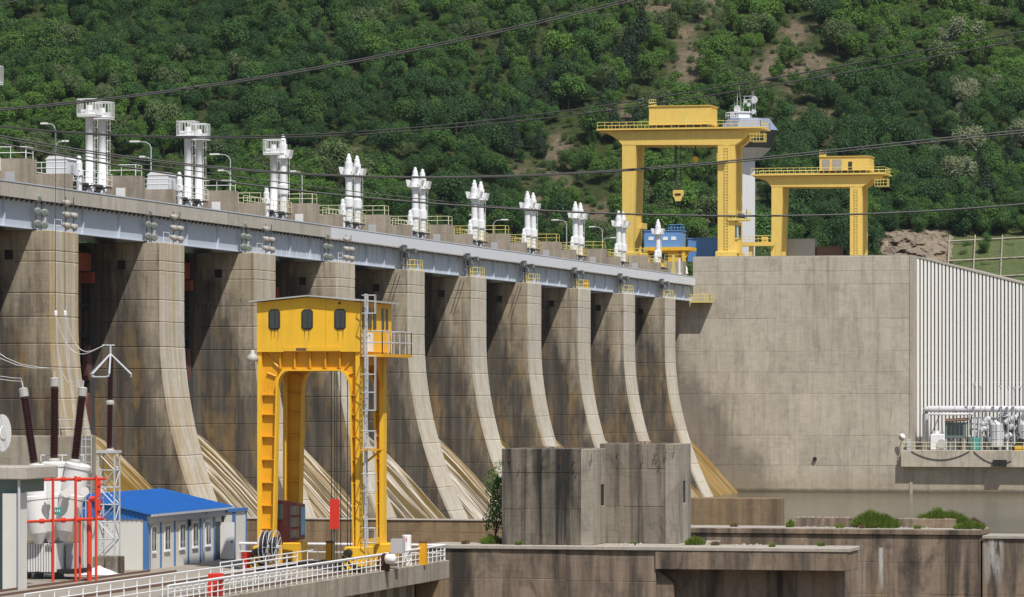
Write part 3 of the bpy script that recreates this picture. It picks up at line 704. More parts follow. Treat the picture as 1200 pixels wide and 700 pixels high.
for i, (pa, pb, lab) in enumerate(((1159, 1176, 'riveted silver tank beside the teal cabinet'), (1193, 1211, 'riveted silver tank behind the black machine cover'))):
    r = eq('storage_tank', lab, 'tank', (pa+pb)/2)
    c = (gx_(pa)+gx_(pb))/2; R = (gx_(pb)-gx_(pa))/2
    MB().lathe((c, 680.20, GZ+.5), (c, 680.20, gz_(493)), [(0, R*.9), (.05, R), (.3, R), (.3, R*1.04), (.33, R*1.04), (.33, R), (.6, R), (.6, R*1.04), (.63, R*1.04), (.63, R), (.85, R), (.95, R*.7), (1, R*.25)], 18).build('shell', 'alu', r, False)
    for q in (-.6, .6): MB().tube((c+q*R, 679.60, GZ), (c+q*R, 679.60, GZ+1), .1, n=6).build('leg', 'galv', r)
    MB().path([(c+R*.2, 680.20, gz_(493)), (c+R*.3, 680.20, gz_(487)), (c+R*1.2, 680.20, gz_(485)), (c+R*1.5, 680.20, gz_(490)), (c+R*1.5, 680.20, GZ)], .28, 8).build('outlet_pipe', 'alu', r, True)
r = eq('pipe_manifold', 'tangle of silver valves and thin posts between the tanks on the gallery', 'pipes', 1155)
random.seed(9); m = MB()
for i in range(46):
    px = random.uniform(1135, 1200); py = random.uniform(488, 524); x, y, z = gx_(px), random.uniform(679.5, 682), gz_(py)
    if i % 3 == 0: m.box(x-.35, x+.35, y-.3, y+.3, z-.4, z+.4)
    elif i % 3 == 1: m.tube((x, y, z), (x, y, max(GZ, z-random.uniform(1.5, 5))), .16, n=7)
    else: m.tube((x, y, z), (x+random.uniform(1, 3), y, z), .14, n=7)
m.build('fittings', 'fit_grey', r)['kind'] = 'stuff'
random.seed(4); m = MB()
for px in (1142, 1146, 1152, 1157, 1179, 1183, 1188, 1180, 1150): m.tube((gx_(px), 678.60+random.random()*3, GZ), (gx_(px), 678.60+random.random()*3, gz_(random.choice((484, 490, 500)))), random.choice((.07, .1, .2)), n=6)
for py in (490, 497, 505, 512): m.tube((gx_(1136+random.random()*10), 681.00, gz_(py)), (gx_(1200), 681.00, gz_(py+random.uniform(-1, 1))), random.choice((.07, .12)), n=6)
m.build('small_pipes', 'alu', r)
m = MB()
for px, py in ((1153, 496), (1156, 492), (1151, 503), (1180, 494), (1184, 500), (1187, 490), (1181, 511)): c = (gx_(px), 679.60, gz_(py)); m.lathe((c[0]-.5, c[1], c[2]-.4), (c[0]+.5, c[1], c[2]+.4), [(0, .2), (.2, .5), (.8, .5), (1, .2)], 10)
m.build('valve', 'alu', r)
m = MB()
for px, t_ in ((1142, 452), (1150, 455), (1173, 454), (1182, 455), (1189, 456), (1196, 455)): m.tube((gx_(px), 678.00, GZ), (gx_(px), 678.00, gz_(t_)), .07, n=5).box(gx_(px)-.2, gx_(px)+.2, 677.70, 678.10, gz_(t_), gz_(t_)+.35)
m.build('lamp_post', 'galv', r)
r = eq('machine_cover', 'black arched machine cover with yellow base at the gallery railing', 'machine', 1196)
a, b = gx_(1189), gx_(1206); z1 = gz_(516)
MB().prism_y([(a, GZ), (b, GZ), (b, z1), (a+(b-a)*.35, z1+.4), (a, z1-.9)], 677.20, 678.00).build('cover', 'black', r); MB().box(a+.2, b, 677.00, 677.20, GZ, GZ+.9).build('base', 'yellow', r)
r = thing('vent_box', 'dark square ventilation boxes fixed to the face of the gallery slab', 'vent', (XY(1173, 676.40), 676.40, 5))
MB().box(XY(1164, 676.60), XY(1172, 676.60), 676.10, 676.59, ZY(546.5, 1173, 676.60), ZY(539, 1173, 676.60)).build('box', 'black', r); MB().box(XY(1172.4, 676.60), XY(1180, 676.60), 676.10, 676.59, ZY(546.5, 1173, 676.60), ZY(539, 1173, 676.60)).build('box', 'black', r)
r = thing('slack_hose', 'thin black hoses sagging along the gallery slab', 'hose', (XY(1120, 676.40), 676.40, 6))
def sag(pa, pb, y0, y1, dp, n=14, Y=676.50): return [Vector((XY(pa+(pb-pa)*i/n, Y), Y, ZY(y0+(y1-y0)*i/n+dp*4*(i/n)*(1-i/n), 1120, Y))) for i in range(n+1)]
MB().path(sag(1068, 1136, 529, 529, 10), .06, 5).path(sag(1141, 1185, 529, 540, 8), .06, 5).build('hose', 'black', r)
r = thing('satellite_dish', 'small white satellite dish on the powerhouse wall by the gallery', 'dish', (XY(1057, 677), 677, ZY(514, 1057, 677)))
c = on_y(1057, 512.5, 676.8); MB().lathe(c, c+Vector((.1, .3, 0)), [(0, .62), (.5, .5), (1, .12)], 14).build('reflector', 'white', r, True); MB().tube(c+Vector((.1, .3, 0)), (c.x, YP, c.z-.4), .06, n=5).build('bracket', 'galv', r)
r = thing('wall_box', 'narrow grey electrical box standing at the end of the gallery railing', 'cabinet', (gx_(1067), 677.1, GZ))
MB().cham(gx_(1064), gx_(1069), 677.1, 677.7, GZ, gz_(515), .04).build('body', 'grey_clad', r)

# ================================================================== CRANES, TOWER ON THE POWERHOUSE ROOF
def outline(pts, Y, px0=None): return [(on_y(x, y, Y).x, on_y(x, y, Y).z) for x, y in pts]
def roof_gantry(name, label, Y, dep, S):
    # S: pixel outline of the front portal
    xa, xb, xc, xdd = S['legs']; yt, ym, yb = S['beam']
    L, R = S['ends']
    c = on_y((xa+xdd)/2, 300, Y)
    r = thing(name, label, 'gantry crane', (c.x, Y+dep/2, ZP+.12))
    zb = ZP+.12
    for Yk, th in ((Y, 1.5), (Y+dep, 1.5)):
        o = lambda pts: [(on_y(x, y, Y).x, on_y(x, y, Y).z) for x, y in pts]
        MB().prism_y(o([(L, yt), (R, yt), (R-2, ym), (R-14, ym+1), (xdd+6, yb-4), (xdd, yb), (xc+6, yb), (xb-4, yb), (xa, yb), (xa-5, yb-6), (L+10, ym+1), (L+2, ym)]), Yk, Yk+th).build('portal_beam', 'pale_yellow', r)
        for p, q, sl in ((xa, xb, 1), (xc, xdd, -1)):
            x0, x1 = on_y(p, yb, Y).x, on_y(q, yb, Y).x; z1 = on_y(p, yb, Y).z
            MB().prism_y([(x0, zb+1.6), (x1-.5 if sl > 0 else x1, zb+1.6), (x1, z1+.0), (x0, z1)], Yk+.05, Yk+th-.05).build('leg', 'pale_yellow', r)
            MB().cham(x0-.3, x1+.3, Yk-.5, Yk+th+.5, zb+.25, zb+1.58, .1).build('bogie', 'pale_yellow', r)
            for s in (-.1, 1.1):
                yy = Yk+th*s; MB().lathe(((x0+x1)/2-.2, yy, zb+.36), ((x0+x1)/2+.2, yy, zb+.36), [(0, .35), (1, .35)], 12).build('wheel', 'darksteel', r)
    x0, x1 = on_y(L, yt, Y).x, on_y(R, yt, Y).x; zt = on_y(L, yt, Y).z
    MB().box(x0-.4, x1+.6, Y-.9, Y+dep+2.4, zt+.02, zt+.3).build('walkway', 'pale_yellow', r)
    for Yk in (Y-.8, Y+dep+2.3):
        m = MB(); rail_line(m, (x0-.3, Yk, zt+.3), (x1+.5, Yk, zt+.3), 1.1, 22, .045); m.build('guard_rail', 'rail_yellow', r)
    m = MB(); rail_line(m, (x1+.5, Y-.8, zt+.3), (x1+.5, Y+dep+2.3, zt+.3), 1.1, 5, .045); m.build('guard_rail', 'rail_yellow', r)
    m = MB(); rail_line(m, (x1-1.2, Y-1.6, zt-2.2), (x1+1.0, Y-1.6, zt-2.2), 1.4, 4, .05); rail_line(m, (x1+1., Y-1.6, zt-2.2), (x1+1.0, Y+2, zt-2.2), 1.4, 4, .05); m.box(x1-1.2, x1+1.0, Y-1.6, Y+2, zt-2.3, zt-2.2); m.build('end_basket', 'rail_yellow', r)
    a, b, hy, hb = S['house']
    x0, x1 = on_y(a, hb, Y).x, on_y(b, hb, Y).x; z0, z1 = zt+.32, on_y(a, hy, Y).z
    h = MB().box(x0, x1, Y+.4, Y+dep+.8, z0+.55, z1).build('trolley_house', 'pale_yellow', r)
    MB().box(x0-.15, x1+.15, Y+.2, Y+dep+1, z1+.002, z1+.12).build('roof', 'pale_yellow', h)
    MB().box(x0+(x1-x0)*.58, x0+(x1-x0)*.66, Y+.36, Y+.39, z0+.6, z0+2.2).build('door', S['door'], h)
    m = MB(); rail_line(m, (x0, Y+.5, z1+.12), (x0+1.2, Y+.5, z1+.12), 1.1, 3, .05); m.box(x0, x0+1.1, Y+.6, Y+1.6, z1+.12, z1+.8); m.build('roof_stand', 'rail_yellow', h)
    for q in (.1, .4, .65, .9): MB().box(x0+(x1-x0)*q-.3, x0+(x1-x0)*q+.3, Y+.6, Y+1.2, z0, z0+.54).build('trolley_wheel', 'darksteel', h)
    # ladder down the right leg
    lx = on_y((xc+xdd)/2+1, 200, Y).x; m = MB()
    for s in (-.3, .3): m.tube((lx+s, Y-.25, zb+1.6), (lx+s, Y-.25, on_y(xc, yb, Y).z), .05, n=4)
    z = zb+2
    while z < on_y(xc, yb, Y).z: m.tube((lx-.3, Y-.25, z), (lx+.3, Y-.25, z), .04, n=4); z += .5
    m.build('ladder', 'rail_yellow', r)
    return r, zt, zb
S1 = dict(legs=(729, 745, 841, 861), beam=(153.5, 156, 170), ends=(703, 889), house=(760, 832, 125, 146), door='rail_yellow')
g1, zt1, zb1 = roof_gantry('gantry_crane', 'tall pale yellow gantry crane with hook block on the powerhouse roof', 700, 6, S1)
# hook block and ropes
hx = on_y(795, 230, 703).x; zz = lambda py: on_y(795, py, 703).z
m = MB()
for px, e in ((791, 222), (798, 222), (792.5, 222), (815, 184)): x = on_y(px, 200, 703).x; m.tube((x, 703, zz(e)), (x, 703, zt1), .10, n=4)
m.build('hoist_rope', 'rope', g1)
q = MB().prism_y([(hx-.9, zz(223)), (hx+.9, zz(223)), (hx+.9, zz(229)), (hx+.4, zz(236)), (hx-.4, zz(236)), (hx-.9, zz(229))], 702.6, 703.4).build('hook_block', 'pale_yellow', g1)
MB().prism_y([(hx-.3, zz(236)), (hx+.3, zz(236)), (hx+.3, zz(240)), (hx-.3, zz(240))], 702.8, 703.2).build('hook', 'black', q)
m = MB()
for a in range(3): m.lathe((hx-.35+.35*a, 702.5, zz(228)), (hx-.35+.35*a, 702.6, zz(228)), [(0, .2), (1, .2)], 8)
m.build('sheave', 'black', q)
x = on_y(815, 187, 703).x; MB().lathe((x, 702.7, zz(187)), (x, 703.3, zz(187)), [(0, .5), (1, .5)], 10).tube((x, 703, zz(189)), (x, 703, zz(192)), .15, n=6).build('auxiliary_hook', 'yellow', g1)
# operator cabin and landing on the right leg
a, b = on_y(858, 260, 701).x, on_y(866, 260, 701).x
MB().box(a, b+.2, 700.4, 703, zz(298), zz(283)).build('leg_cabinet', 'pale_yellow', g1)
cb = MB().box(a, b, 700.2, 703.2, zz(282), zz(262)).build('operator_cabin', 'pale_yellow', g1)
MB().box(a+.2, b-.2, 700.15, 700.19, zz(280), zz(266)).build('pane', 'glass_blue', cb); MB().box(b+.01, b+.04, 700.5, 702.9, zz(280), zz(266)).build('pane', 'glass_blue', cb)
m = MB().box(a-.5, b+1.6, 699.6, 703.6, zz(260), zz(258)); rail_line(m, (a-.5, 699.6, zz(258)), (b+1.6, 699.6, zz(258)), 1.6, 4, .06); rail_line(m, (b+1.6, 699.6, zz(258)), (b+1.6, 703.6, zz(258)), 1.6, 3, .06); m.build('landing', 'rail_yellow', g1)
m = MB(); a = on_y(840, 180, 699).x; rail_line(m, (a, 699.2, zz(190)), (a+1.6, 699.2, zz(190)), 1.2, 3, .06); m.box(a, a+1.6, 699.2, 700, zz(191), zz(190)); m.build('landing', 'rail_yellow', g1)
MB().box(on_y(745, 267, 700).x, on_y(750, 267, 700).x, 701.5, 706.1, zz(268), zz(261)).build('tie_beam', 'pale_yellow', g1)
S2 = dict(legs=(904, 917, 996, 1010), beam=(206.5, 209, 219), ends=(883, 1034), house=(960, 1018, 184, 203), door='gap_dark')
g2, _, _ = roof_gantry('gantry_crane', 'lower pale yellow gantry crane with white patched trolley house farther along the powerhouse roof', 770, 6, S2)
h2 = [c for c in g2.children if c.name.startswith('trolley_house')][0]
for a, b in ((963, 972), (975, 986)): MB().box(on_y(a, 195, 770).x, on_y(b, 195, 770).x, 770.33, 770.37, on_y(a, 199, 770).z, on_y(a, 187, 770).z).build('pale_panel', 'cap', h2)
m = MB()
x = on_y(985, 200, 773).x; m.tube((x, 773, ZP+1), (x, 773, on_y(985, 210, 773).z), .05, n=4); m.build('hoist_rope', 'rope', g2)
# low yellow walkway between the cranes
r = thing('service_walkway', 'low yellow steel walkway between the two gantry cranes', 'walkway', (on_y(885, 300, 715).x, 715, ZP))
z = lambda py: on_y(885, py, 715).z; x = lambda px: on_y(px, 290, 715).x
MB().box(x(866), x(908), 714, 717, z(288.5), z(284)).build('beam', 'pale_yellow', r); m = MB(); rail_line(m, (x(864), 714, z(284)), (x(905), 714, z(284)), 1.0, 8, .05); m.build('guard_rail', 'rail_yellow', r)
for q in (880, 906): MB().box(x(q-2), x(q+2), 714.5, 716, ZP+.12, z(288.6)).build('leg', 'pale_yellow', r)
MB().box(x(893), x(899), 714.4, 716, z(284)+.01, z(278)).build('winch', 'pale_yellow', r)

# observation tower
YT = 790
tw = thing('control_tower', 'grey observation tower with an angular slate head and rooftop antennas behind the gantry crane', 'tower', (on_y(874, 300, YT).x, YT, 30))
cx = on_y(874, 300, YT).x; sz = lambda py: on_y(874, py, YT).z; u_ = on_y(875, 200, YT).x-on_y(874, 200, YT).x
def octo(cy, pr, mat, name, n=8, rot=0):
    vs = []; fs = []
    for k, (py, R) in enumerate(pr):
        for a in range(n): t_ = 2*math.pi*(a+.5)/n+rot; vs.append((cx+cy+R*u_*math.cos(t_), YT+R*u_*math.sin(t_), sz(py)))
    for k in range(len(pr)-1):
        for a in range(n): b = (a+1) % n; fs.append((k*n+a, k*n+b, (k+1)*n+b, (k+1)*n+a))
    fs += [tuple(range(n)), tuple(range((len(pr)-1)*n, len(pr)*n))]
    return MB().add(vs, fs).build(name, mat, tw)
octo(0, [(330, 13), (186, 13)], 'tower_white', 'shaft', 4, .35)
octo(3*u_, [(187, 13), (174.5, 28)], 'tower_white', 'corbel', 8, .2)
octo(3*u_, [(174.2, 28.5), (154, 36)], 'gap_dark', 'window_band', 8, .2)
octo(3*u_, [(153.7, 36.3), (139.9, 26)], 'slate', 'roof', 8, .2)
octo(-1, [(139.8, 14), (133, 13), (132.8, 15), (131.5, 15)], 'white', 'roof_cabin', 6)
MB().box(cx-16*u_, cx-10*u_, YT-2, YT+2, sz(139.8), sz(132)).build('roof_unit', 'grey_clad', tw)
m = MB()
for px, py in ((865, 110), (868, 101), (872, 114), (879, 112), (882, 108), (884, 107), (862, 120)): x = on_y(px, 120, YT).x; m.tube((x, YT+random.uniform(-2, 2), sz(135)), (x, YT+random.uniform(-2, 2), sz(py)), .09, .05, n=5)
for py in (117, 113, 121): m.tube((on_y(871, py, YT).x, YT, sz(py)), (on_y(884, py, YT).x, YT, sz(py)), .06, n=4)
m.build('antenna_mast', 'galv', tw)
m = MB()
for px, py, R in ((884, 117, .75), (883, 131, .5), (864, 128, .8), (873, 119, .35), (877, 123, .35)): c = on_y(px, py, YT-1.5); MB().lathe(c, c+Vector((.25, .6, 0)), [(0, R), (1, R*.5)], 12).build('dish', 'white', tw)
m = MB(); rail_line(m, (cx-20*u_, YT-3, sz(139.8)), (cx-5*u_, YT-3, sz(139.8)), 1, 6, .05); m.build('guard_rail', 'white', tw)

# blue cabins, yellow block, pipes by the last cylinder, wagons
def cabin(name, lab, cat, px0, px1, py0, py1, Y, dep, mat, roofm=None, base=ZP+.12):
    x0, x1 = on_y(px0, py1, Y).x, on_y(px1, py1, Y).x; z0, z1 = on_y(px0, py1, Y).z, on_y(px0, py0, Y).z
    z0 = base if base is not None else z0
    r = thing(name, lab, cat, ((x0+x1)/2, Y+dep/2, z0))
    bd = MB().box(x0, x1, Y, Y+dep, z0, z1).build('body', mat, r)
    m = MB(); n = int((x1-x0)/.6)
    for i in range(n): q = x0+(x1-x0)*(i+.5)/n; m.box(q-.1, q+.1, Y-.06, Y-.003, z0+.1, z1-.1)
    if cat == 'container': m.build('corrugation', mat, bd)
    MB().box(x0-.15, x1+.15, Y-.15, Y+dep+.15, z1+.003, z1+.14).build('roof', roofm or mat, r)
    return r, x0, x1, z0, z1
HX = -140.0
r, x0, x1, z0, z1 = cabin('crane_cabin', 'bright blue two window cabin above a yellow steel frame behind the last hoist cylinder', 'cabin', 755, 797, 271, 290, 694, 5, 'blue_box', base=None)
for q in (.12, .52, .75): MB().box(x0+(x1-x0)*q, x0+(x1-x0)*(q+.14), 693.93, 693.99, z0+1.2, z0+1.8).build('window', 'white', r)
m = MB(); rail_line(m, (x0+3.4, 698.4, z1+.14), (x1-.2, 698.4, z1+.14), .9, 5, .05); m.build('guard_rail', 'blue_box', r)
r = thing('yellow_machine', 'bright yellow steel machine frame carrying the blue cabin', 'machine', ((x0+x1)/2, 697, 35.4))
MB().box(x0, x1+1.8, 693.4, 699.5, z0-.6, z0-.01).build('top_beam', 'yellow', r)
MB().box(x0+.1, x0+6, 694, 699, z0-3.4, z0-.61).build('housing', 'yellow', r); MB().box(x0+1, x0+2.2, 693.9, 693.99, z0-2.6, z0-1.1).build('window', 'gap_dark', r); MB().box(x0+3, x0+4.2, 693.9, 693.99, z0-2.6, z0-1.1).build('window', 'gap_dark', r)
for q in (x0+.4, x1+.7): MB().box(q-.3, q+.3, 693.6, 694.2, 35.4, z0-.61).build('leg', 'yellow', r)
MB().tube((x1+.3, 694, z0-2.8), (x1+1.7, 694, z0-.6), .18, n=6).build('brace', 'yellow', r)
r, *_ = cabin('blue_container', 'ribbed blue container cabin on the powerhouse roof behind the gantry leg', 'container', 806, 843, 280, 300, 706, 3, 'blue_box')
r, x0, x1, z0, z1 = cabin('goods_wagon', 'pale grey covered wagon under the lower gantry crane', 'wagon', 922, 955, 281, 300, 778, 3, 'wagon_grey')
r, *_ = cabin('goods_wagon', 'low dark rust brown open wagon beside the grey wagon', 'wagon', 957, 985, 290, 300, 778, 3, 'rust')
m = MB(); X = -134; Y = 668
r = thing('stand_pipe', 'short white standpipe group at the powerhouse end of the bridge', 'pipe', (-135, 664, 35.4), 'white standpipes on the bridge')
for px, t_ in ((798, 309), (803, 311), (797, 312)):
    q = on_x(px, t_, -135.4); MB().lathe((q.x, q.y, 35.4), q, [(0, .4), (.5, .4), (.51, .52), (.6, .52), (.61, .4), (.85, .4), (1, .15)], 10).build('pipe', 'white_pipe', r, True)
r = thing('end_post', 'yellow and white upright posts beside the powerhouse corner', 'post', (-134.5, 676, 35.4)); 
MB().box(-134.9, -134.5, 675.6, 676, 35.4, 39.9).build('post', 'rail_yellow', r); MB().box(-133.9, -133.6, 676.2, 676.5, 35.4, 39.4).build('post', 'white', r)
r = thing('end_landing', 'small yellow railed landing where the bridge meets the powerhouse wall', 'landing', (-130.5, 676.5, PT)); m = MB().box(-132, -128.4, 675.4, 677.95, PT-.2, PT); rail_line(m, (-132, 675.45, PT), (-128.4, 675.45, PT), 1.2, 4, .05); rail_line(m, (-128.4, 675.45, PT), (-128.4, 677.9, PT), 1.2, 3, .05); m.build('guard_rail', 'rail_yellow', r)

# ================================================================== WALLS AND BLOCKS DOWNSTREAM
def wall_thing(name, lab, cat='wall'): return thing(name, lab, cat, (0, 0, 0))
def panel_wall(r, x0, x1, y0, y1, zs, mat, wpan=6., seed=1, pname='concrete_panel'):
    rnd = random.Random(seed)
    for a, b in zip(zs, zs[1:]):
        xs = [x0]; x = x0+wpan*rnd.uniform(.5, 1)
        while x < x1-wpan*.4: xs.append(x); x += wpan*rnd.uniform(.8, 1.2)
        xs.append(x1)
        for p, q in zip(xs, xs[1:]): MB().cham(p, q, y0+rnd.uniform(0, .04), y1, a, b, .035).build(pname, mat, r)
def rubble(r, x0, x1, y0, y1, z, n, seed, mat='cap', s=.12):
    rnd = random.Random(seed); m = MB()
    for i in range(n):
        x, y, k = rnd.uniform(x0, x1), rnd.uniform(y0, y1), s*rnd.uniform(.4, 1.3); a = rnd.random()*3
        m.lathe((x, y, z-.02), (x+.2*k*math.cos(a), y, z+k), [(0, k*1.2), (.5, k), (1, k*.4)], 5)
    o = m.build('rubble', mat, r); o['kind'] = 'stuff'
# ledge E
YE = 283.4; ZE = ZY(640, 700, YE)
r = thing('quay_wall', 'long stained concrete quay wall under the two square concrete blocks', 'wall', (XY(700, YE), YE+4, -8))
xa, xb, xc, xd = XY(498, YE), XY(663, YE), XY(768, YE), XY(994, YE)
panel_wall(r, xa, XY(586, YE), YE, YE+4.5, [-8, 1.2, 3.9, ZE-.3], 'old_wall', 5, 3)
panel_wall(r, XY(586, YE), xb, YE, YE+12, [-8, 1.2, 3.9, ZE-.3], 'old_wall', 5, 33)
panel_wall(r, xb+.02, xc, YE+.06, YE+12, [-8, ZE-2.5, ZE-.3], 'old_wall', 2.6, 4)
panel_wall(r, xc+.02, xd-.9, YE+1.6, YE+4.4, [-8, 2.2, ZE-1.62], 'old_wall', 7, 5)
MB().prism_y([(xc+.03, -8), (xc+1.2, -8), (xc+1.2, ZE-2.6), (xc+.03, ZE-1.64)], YE+.5, YE+1.58).build('corbel', 'old_wall', r)
panel_wall(r, xc+.02, xd, YE-.1, YE+4.5, [ZE-1.6, ZE-.3], 'old_wall', 3.0, 6, 'ledge_panel')
MB().cham(xa, XY(586, YE), YE-.14, YE+4.7, ZE-.29, ZE, .04).build('coping', 'cap', r); MB().cham(XY(586, YE)+.01, XY(806, YE), YE-.14, YE+12.5, ZE-.29, ZE, .04).build('coping', 'cap', r); MB().cham(XY(806, YE)+.01, xd+.1, YE-.14, YE+4.7, ZE-.29, ZE, .04).build('coping', 'cap', r)
rubble(r, XY(850, YE), XY(900, YE), YE+1, YE+4, ZE, 50, 2, 'cap', .1); rubble(r, XY(715, YE), XY(745, YE), YE+1, YE+3, ZE, 20, 3); rubble(r, XY(500, YE), XY(990, YE), YE+.6, YE+4.3, ZE, 160, 5, 'deck', .05)
# blocks
def pylon(px0, px1, pxs, pyt, Y, dep, lab, seed):
    x0, x1, x2 = XY(px0, Y), XY(px1, Y), XY(pxs, Y); zt = ZY(pyt, px0, Y)
    r = thing('concrete_block', lab, 'block', ((x0+x2)/2, Y+dep/2, ZE), 'square concrete blocks on the quay wall')
    h = zt-ZE; x2 = x1
    panel_wall(r, x0, x1-.9, Y, Y+dep, [ZE+.002, ZE+h*.37, ZE+h*.75, zt], 'block', 2.4, seed)
    za, zb = ZE+h*.40, ZE+h*.62; ya, yb = Y+dep*.42, Y+dep*.62
    for y0, y1, z0, z1 in ((Y+.01, ya, ZE+.002, zt-.02), (yb, Y+dep, ZE+.002, zt-.02), (ya+.004, yb-.004, ZE+.002, za), (ya+.004, yb-.004, zb, zt-.025)):
        MB().cham(x1-.89, x1, y0, y1, z0, z1, .03).build('flank_panel', 'block_flank', r)
    MB().box(x1-.88, x1-.05, ya+.006, yb-.006, za+.002, zb-.002).build('slot_shade', 'black', r)  # black plate just under the face, painted as the slot's shade
    m = MB(); rnd = random.Random(seed)
    for i in range(9):
        x = x1-1.5+rnd.random()*1.4 if i < 4 else x0+rnd.random()*(x1-x0)
        y = Y+.05; z = zt-.6-rnd.random()*1.2; m.path([(x, y, z), (x+.02, y-.25, z+.05), (x+.05, y-.28, z+.5)], .03, 4)
    m.build('rebar_hook', 'rust', r)['kind'] = 'stuff'
    m = MB()
    for i in range(26): x = x0+(x1-x0)*(.33+.42*rnd.random()); m.path([(x, Y+.4, zt-.05), (x+rnd.uniform(-.2, .2), Y+.4, zt+.12), (x+rnd.uniform(-.5, .5), Y+.4, zt+.15)], .025, 4)
    m.build('rebar', 'rust', r)['kind'] = 'stuff'
    return r
pylon(588, 695, 713, 526, YE+1.0, 6.2, 'stained square concrete block with a slot, next to the bush', 8)
pylon(703, 794, 808, 520, YE+5.2, 5.0, 'stained square concrete block with a slot, farther from the bush', 9)
# walls behind
YD = 371.
ZD = ZY(620, 970, YD)
r = thing('basin_wall', 'long dark stained concrete basin wall with grass mounds on top', 'wall', (XY(970, YD), YD, -8))
panel_wall(r, XY(600, YD), XY(1148, YD), YD, YD+6, [-8, -1.3, 1.6, ZD-.5], 'old_wall', 7, 12)
MB().cham(XY(600, YD), XY(1150, YD), YD-.2, YD+6.2, ZD-.48, ZD, .05).build('coping', 'old_wall', r)
MB().box(XY(600, YD)+.1, XY(1150, YD)-.1, YD-.1, YD+6.1, ZD+.003, ZD+.05).build('top_skin', 'cap', r)
rubble(r, XY(930, YD), XY(1145, YD), YD+.2, YD+4, ZD+.05, 120, 7, 'deck', .08)
for a, b, pt, dy in ((932, 1000, 606.5, 4.2), (1051, 1120, 608, 3.8)):
    q = MB().cham(XY(a, YD+dy), XY(b, YD+dy), YD+dy, YD+dy+1.2, ZD+.052, ZY(pt, a, YD+dy), .05).build('upstand', 'old_wall', r)
    rubble(r, XY(a+2, YD+dy), XY(b-2, YD+dy), YD+dy+.1, YD+dy+1, ZY(pt, a, YD+dy), 40, a, 'cap', .07)
r = thing('basin_wall', 'lower white streaked concrete wall beyond the grassy basin wall', 'wall', (XY(1180, YD), YD, -8))
ZD2 = ZY(628, 1180, YD+.5)
panel_wall(r, XY(1150.5, YD), XY(1500, YD), YD+.5, YD+6, [-8, -1.3, ZD2-.3], 'old_wall', 6, 14); MB().cham(XY(1150.5, YD), XY(1500, YD), YD+.3, YD+6.2, ZD2-.29, ZD2, .04).build('coping', 'cap', r)
lime = MB()
t = NT('lime_streaks'); p = t.pos(); n_ = t.noise(t.map(p, (1.6, 1.6, .25)), 1., 5, .65)
gx0 = t.sep(t.n('ShaderNodeTexCoord').outputs['Generated']); fd = t.math('MULTIPLY', t.ramp(gx0[0], [(0., 0.), (.3, 1.), (.7, 1.), (1., 0.)]), t.ramp(gx0[2], [(0., 0.), (.35, .6), (.9, 1.), (1., .7)]))
al = t.math('MULTIPLY', t.ramp(n_, [(.40, 0.), (.62, .85)]), fd); t.fin((.62, .6, .56), .9); t.l(al, t.b.inputs['Alpha']); M['lime'] = t.m
MB().box(XY(1151, YD), XY(1177, YD), YD+.42, YD+.46, ZY(690, 1160, YD), ZD2-.3).build('lime_stain', 'lime', r)
MB().box(XY(1029, YD), XY(1036, YD), YD-.06, YD-.02, ZY(696, 1030, YD), ZY(642, 1030, YD)).build('lime_stain', 'lime', r)
YC = 388
r = thing('stub_wall', 'brown stained stub of concrete wall standing in the water beside the last chute', 'wall', (XY(850, YC), YC, 0))
panel_wall(r, XY(788, YC), XY(913, YC), YC, YC+3, [-8, ZY(617, 850, YC), ZY(584, 850, YC)], 'brown_wall', 20, 15)
YG = 402
r = thing('sill_wall', 'low brown concrete sill wall at the foot of the spillway behind the yellow crane', 'wall', (XY(440, YG), YG, 0))
ZG = ZY(609, 520, YG)
panel_wall(r, XY(230, YG), XY(625, YG), YG, YG+2.5, [-8, ZG-1.3, ZG-.12], 'brown_wall', 5, 16); MB().cham(XY(230, YG), XY(625, YG), YG-.1, YG+2.6, ZG-.11, ZG, .03).build('coping', 'cap', r)
YH = 268
r = thing('retaining_wall', 'grey concrete retaining wall with railing behind the transformer bushings', 'wall', (XY(70, YH), YH, 6.8))
panel_wall(r, XY(-60, YH), XY(101, YH), YH, YH+2, [6.8, 10.4, ZY(511, 60, YH)], 'deck_edge', 4, 17)
m = MB(); rail_line(m, (XY(60, YH), YH+.3, ZY(511, 60, YH)), (XY(100, YH), YH+.3, ZY(511, 60, YH)), 1.1, 5, .03); m.build('guard_rail', 'galv', r)

# ================================================================== FOREGROUND PLATFORM
ZF = 6.8; EX = -62.7; EY = 244.1
dk = thing('crane_platform', 'concrete platform with crane rails, edged by white railings', 'platform', (EX-20, 200, -8))
MB().box(-118, EX-.6, 90, EY, ZF-1.0, ZF).build('slab', 'deck', dk)
MB().box(-118, EX-13.8, EY+.01, EY+8, -8, ZF).build('slab', 'deck', dk)
MB().box(-118, EX-1.6, 90, EY-1.2, -8, ZF-1.02).build('substructure', 'deck_edge', dk)
y = 90
while y < EY-.1: b = min(y+6, EY); MB().cham(EX-.59, EX, y, b-.01, ZF-1.05, ZF+.08, .03).build('edge_beam', 'deck_edge', dk); y += 6
m = MB(); 
for i in range(52): m.box(EX-1.58, EX-1.25, 92+i*2.9, 92+i*2.9+.5, -8, ZF-1.06)
m.build('rib', 'deck_edge', dk)
MB().box(EX-1.5, EX-.02, EY-2.4, EY-.02, -8, ZF-1.06).build('end_column', 'brown_wall', dk)
for x in (-69.9, -64.3): MB().box(x-.06, x+.06, 120, EY-.5, ZF+.001, ZF+.14).build('crane_rail', 'rust', dk)
for x in (-76, -74.4): MB().box(x-.05, x+.05, 120, 226, ZF+.001, ZF+.12).build('track_rail', 'rust', dk)
random.seed(8)
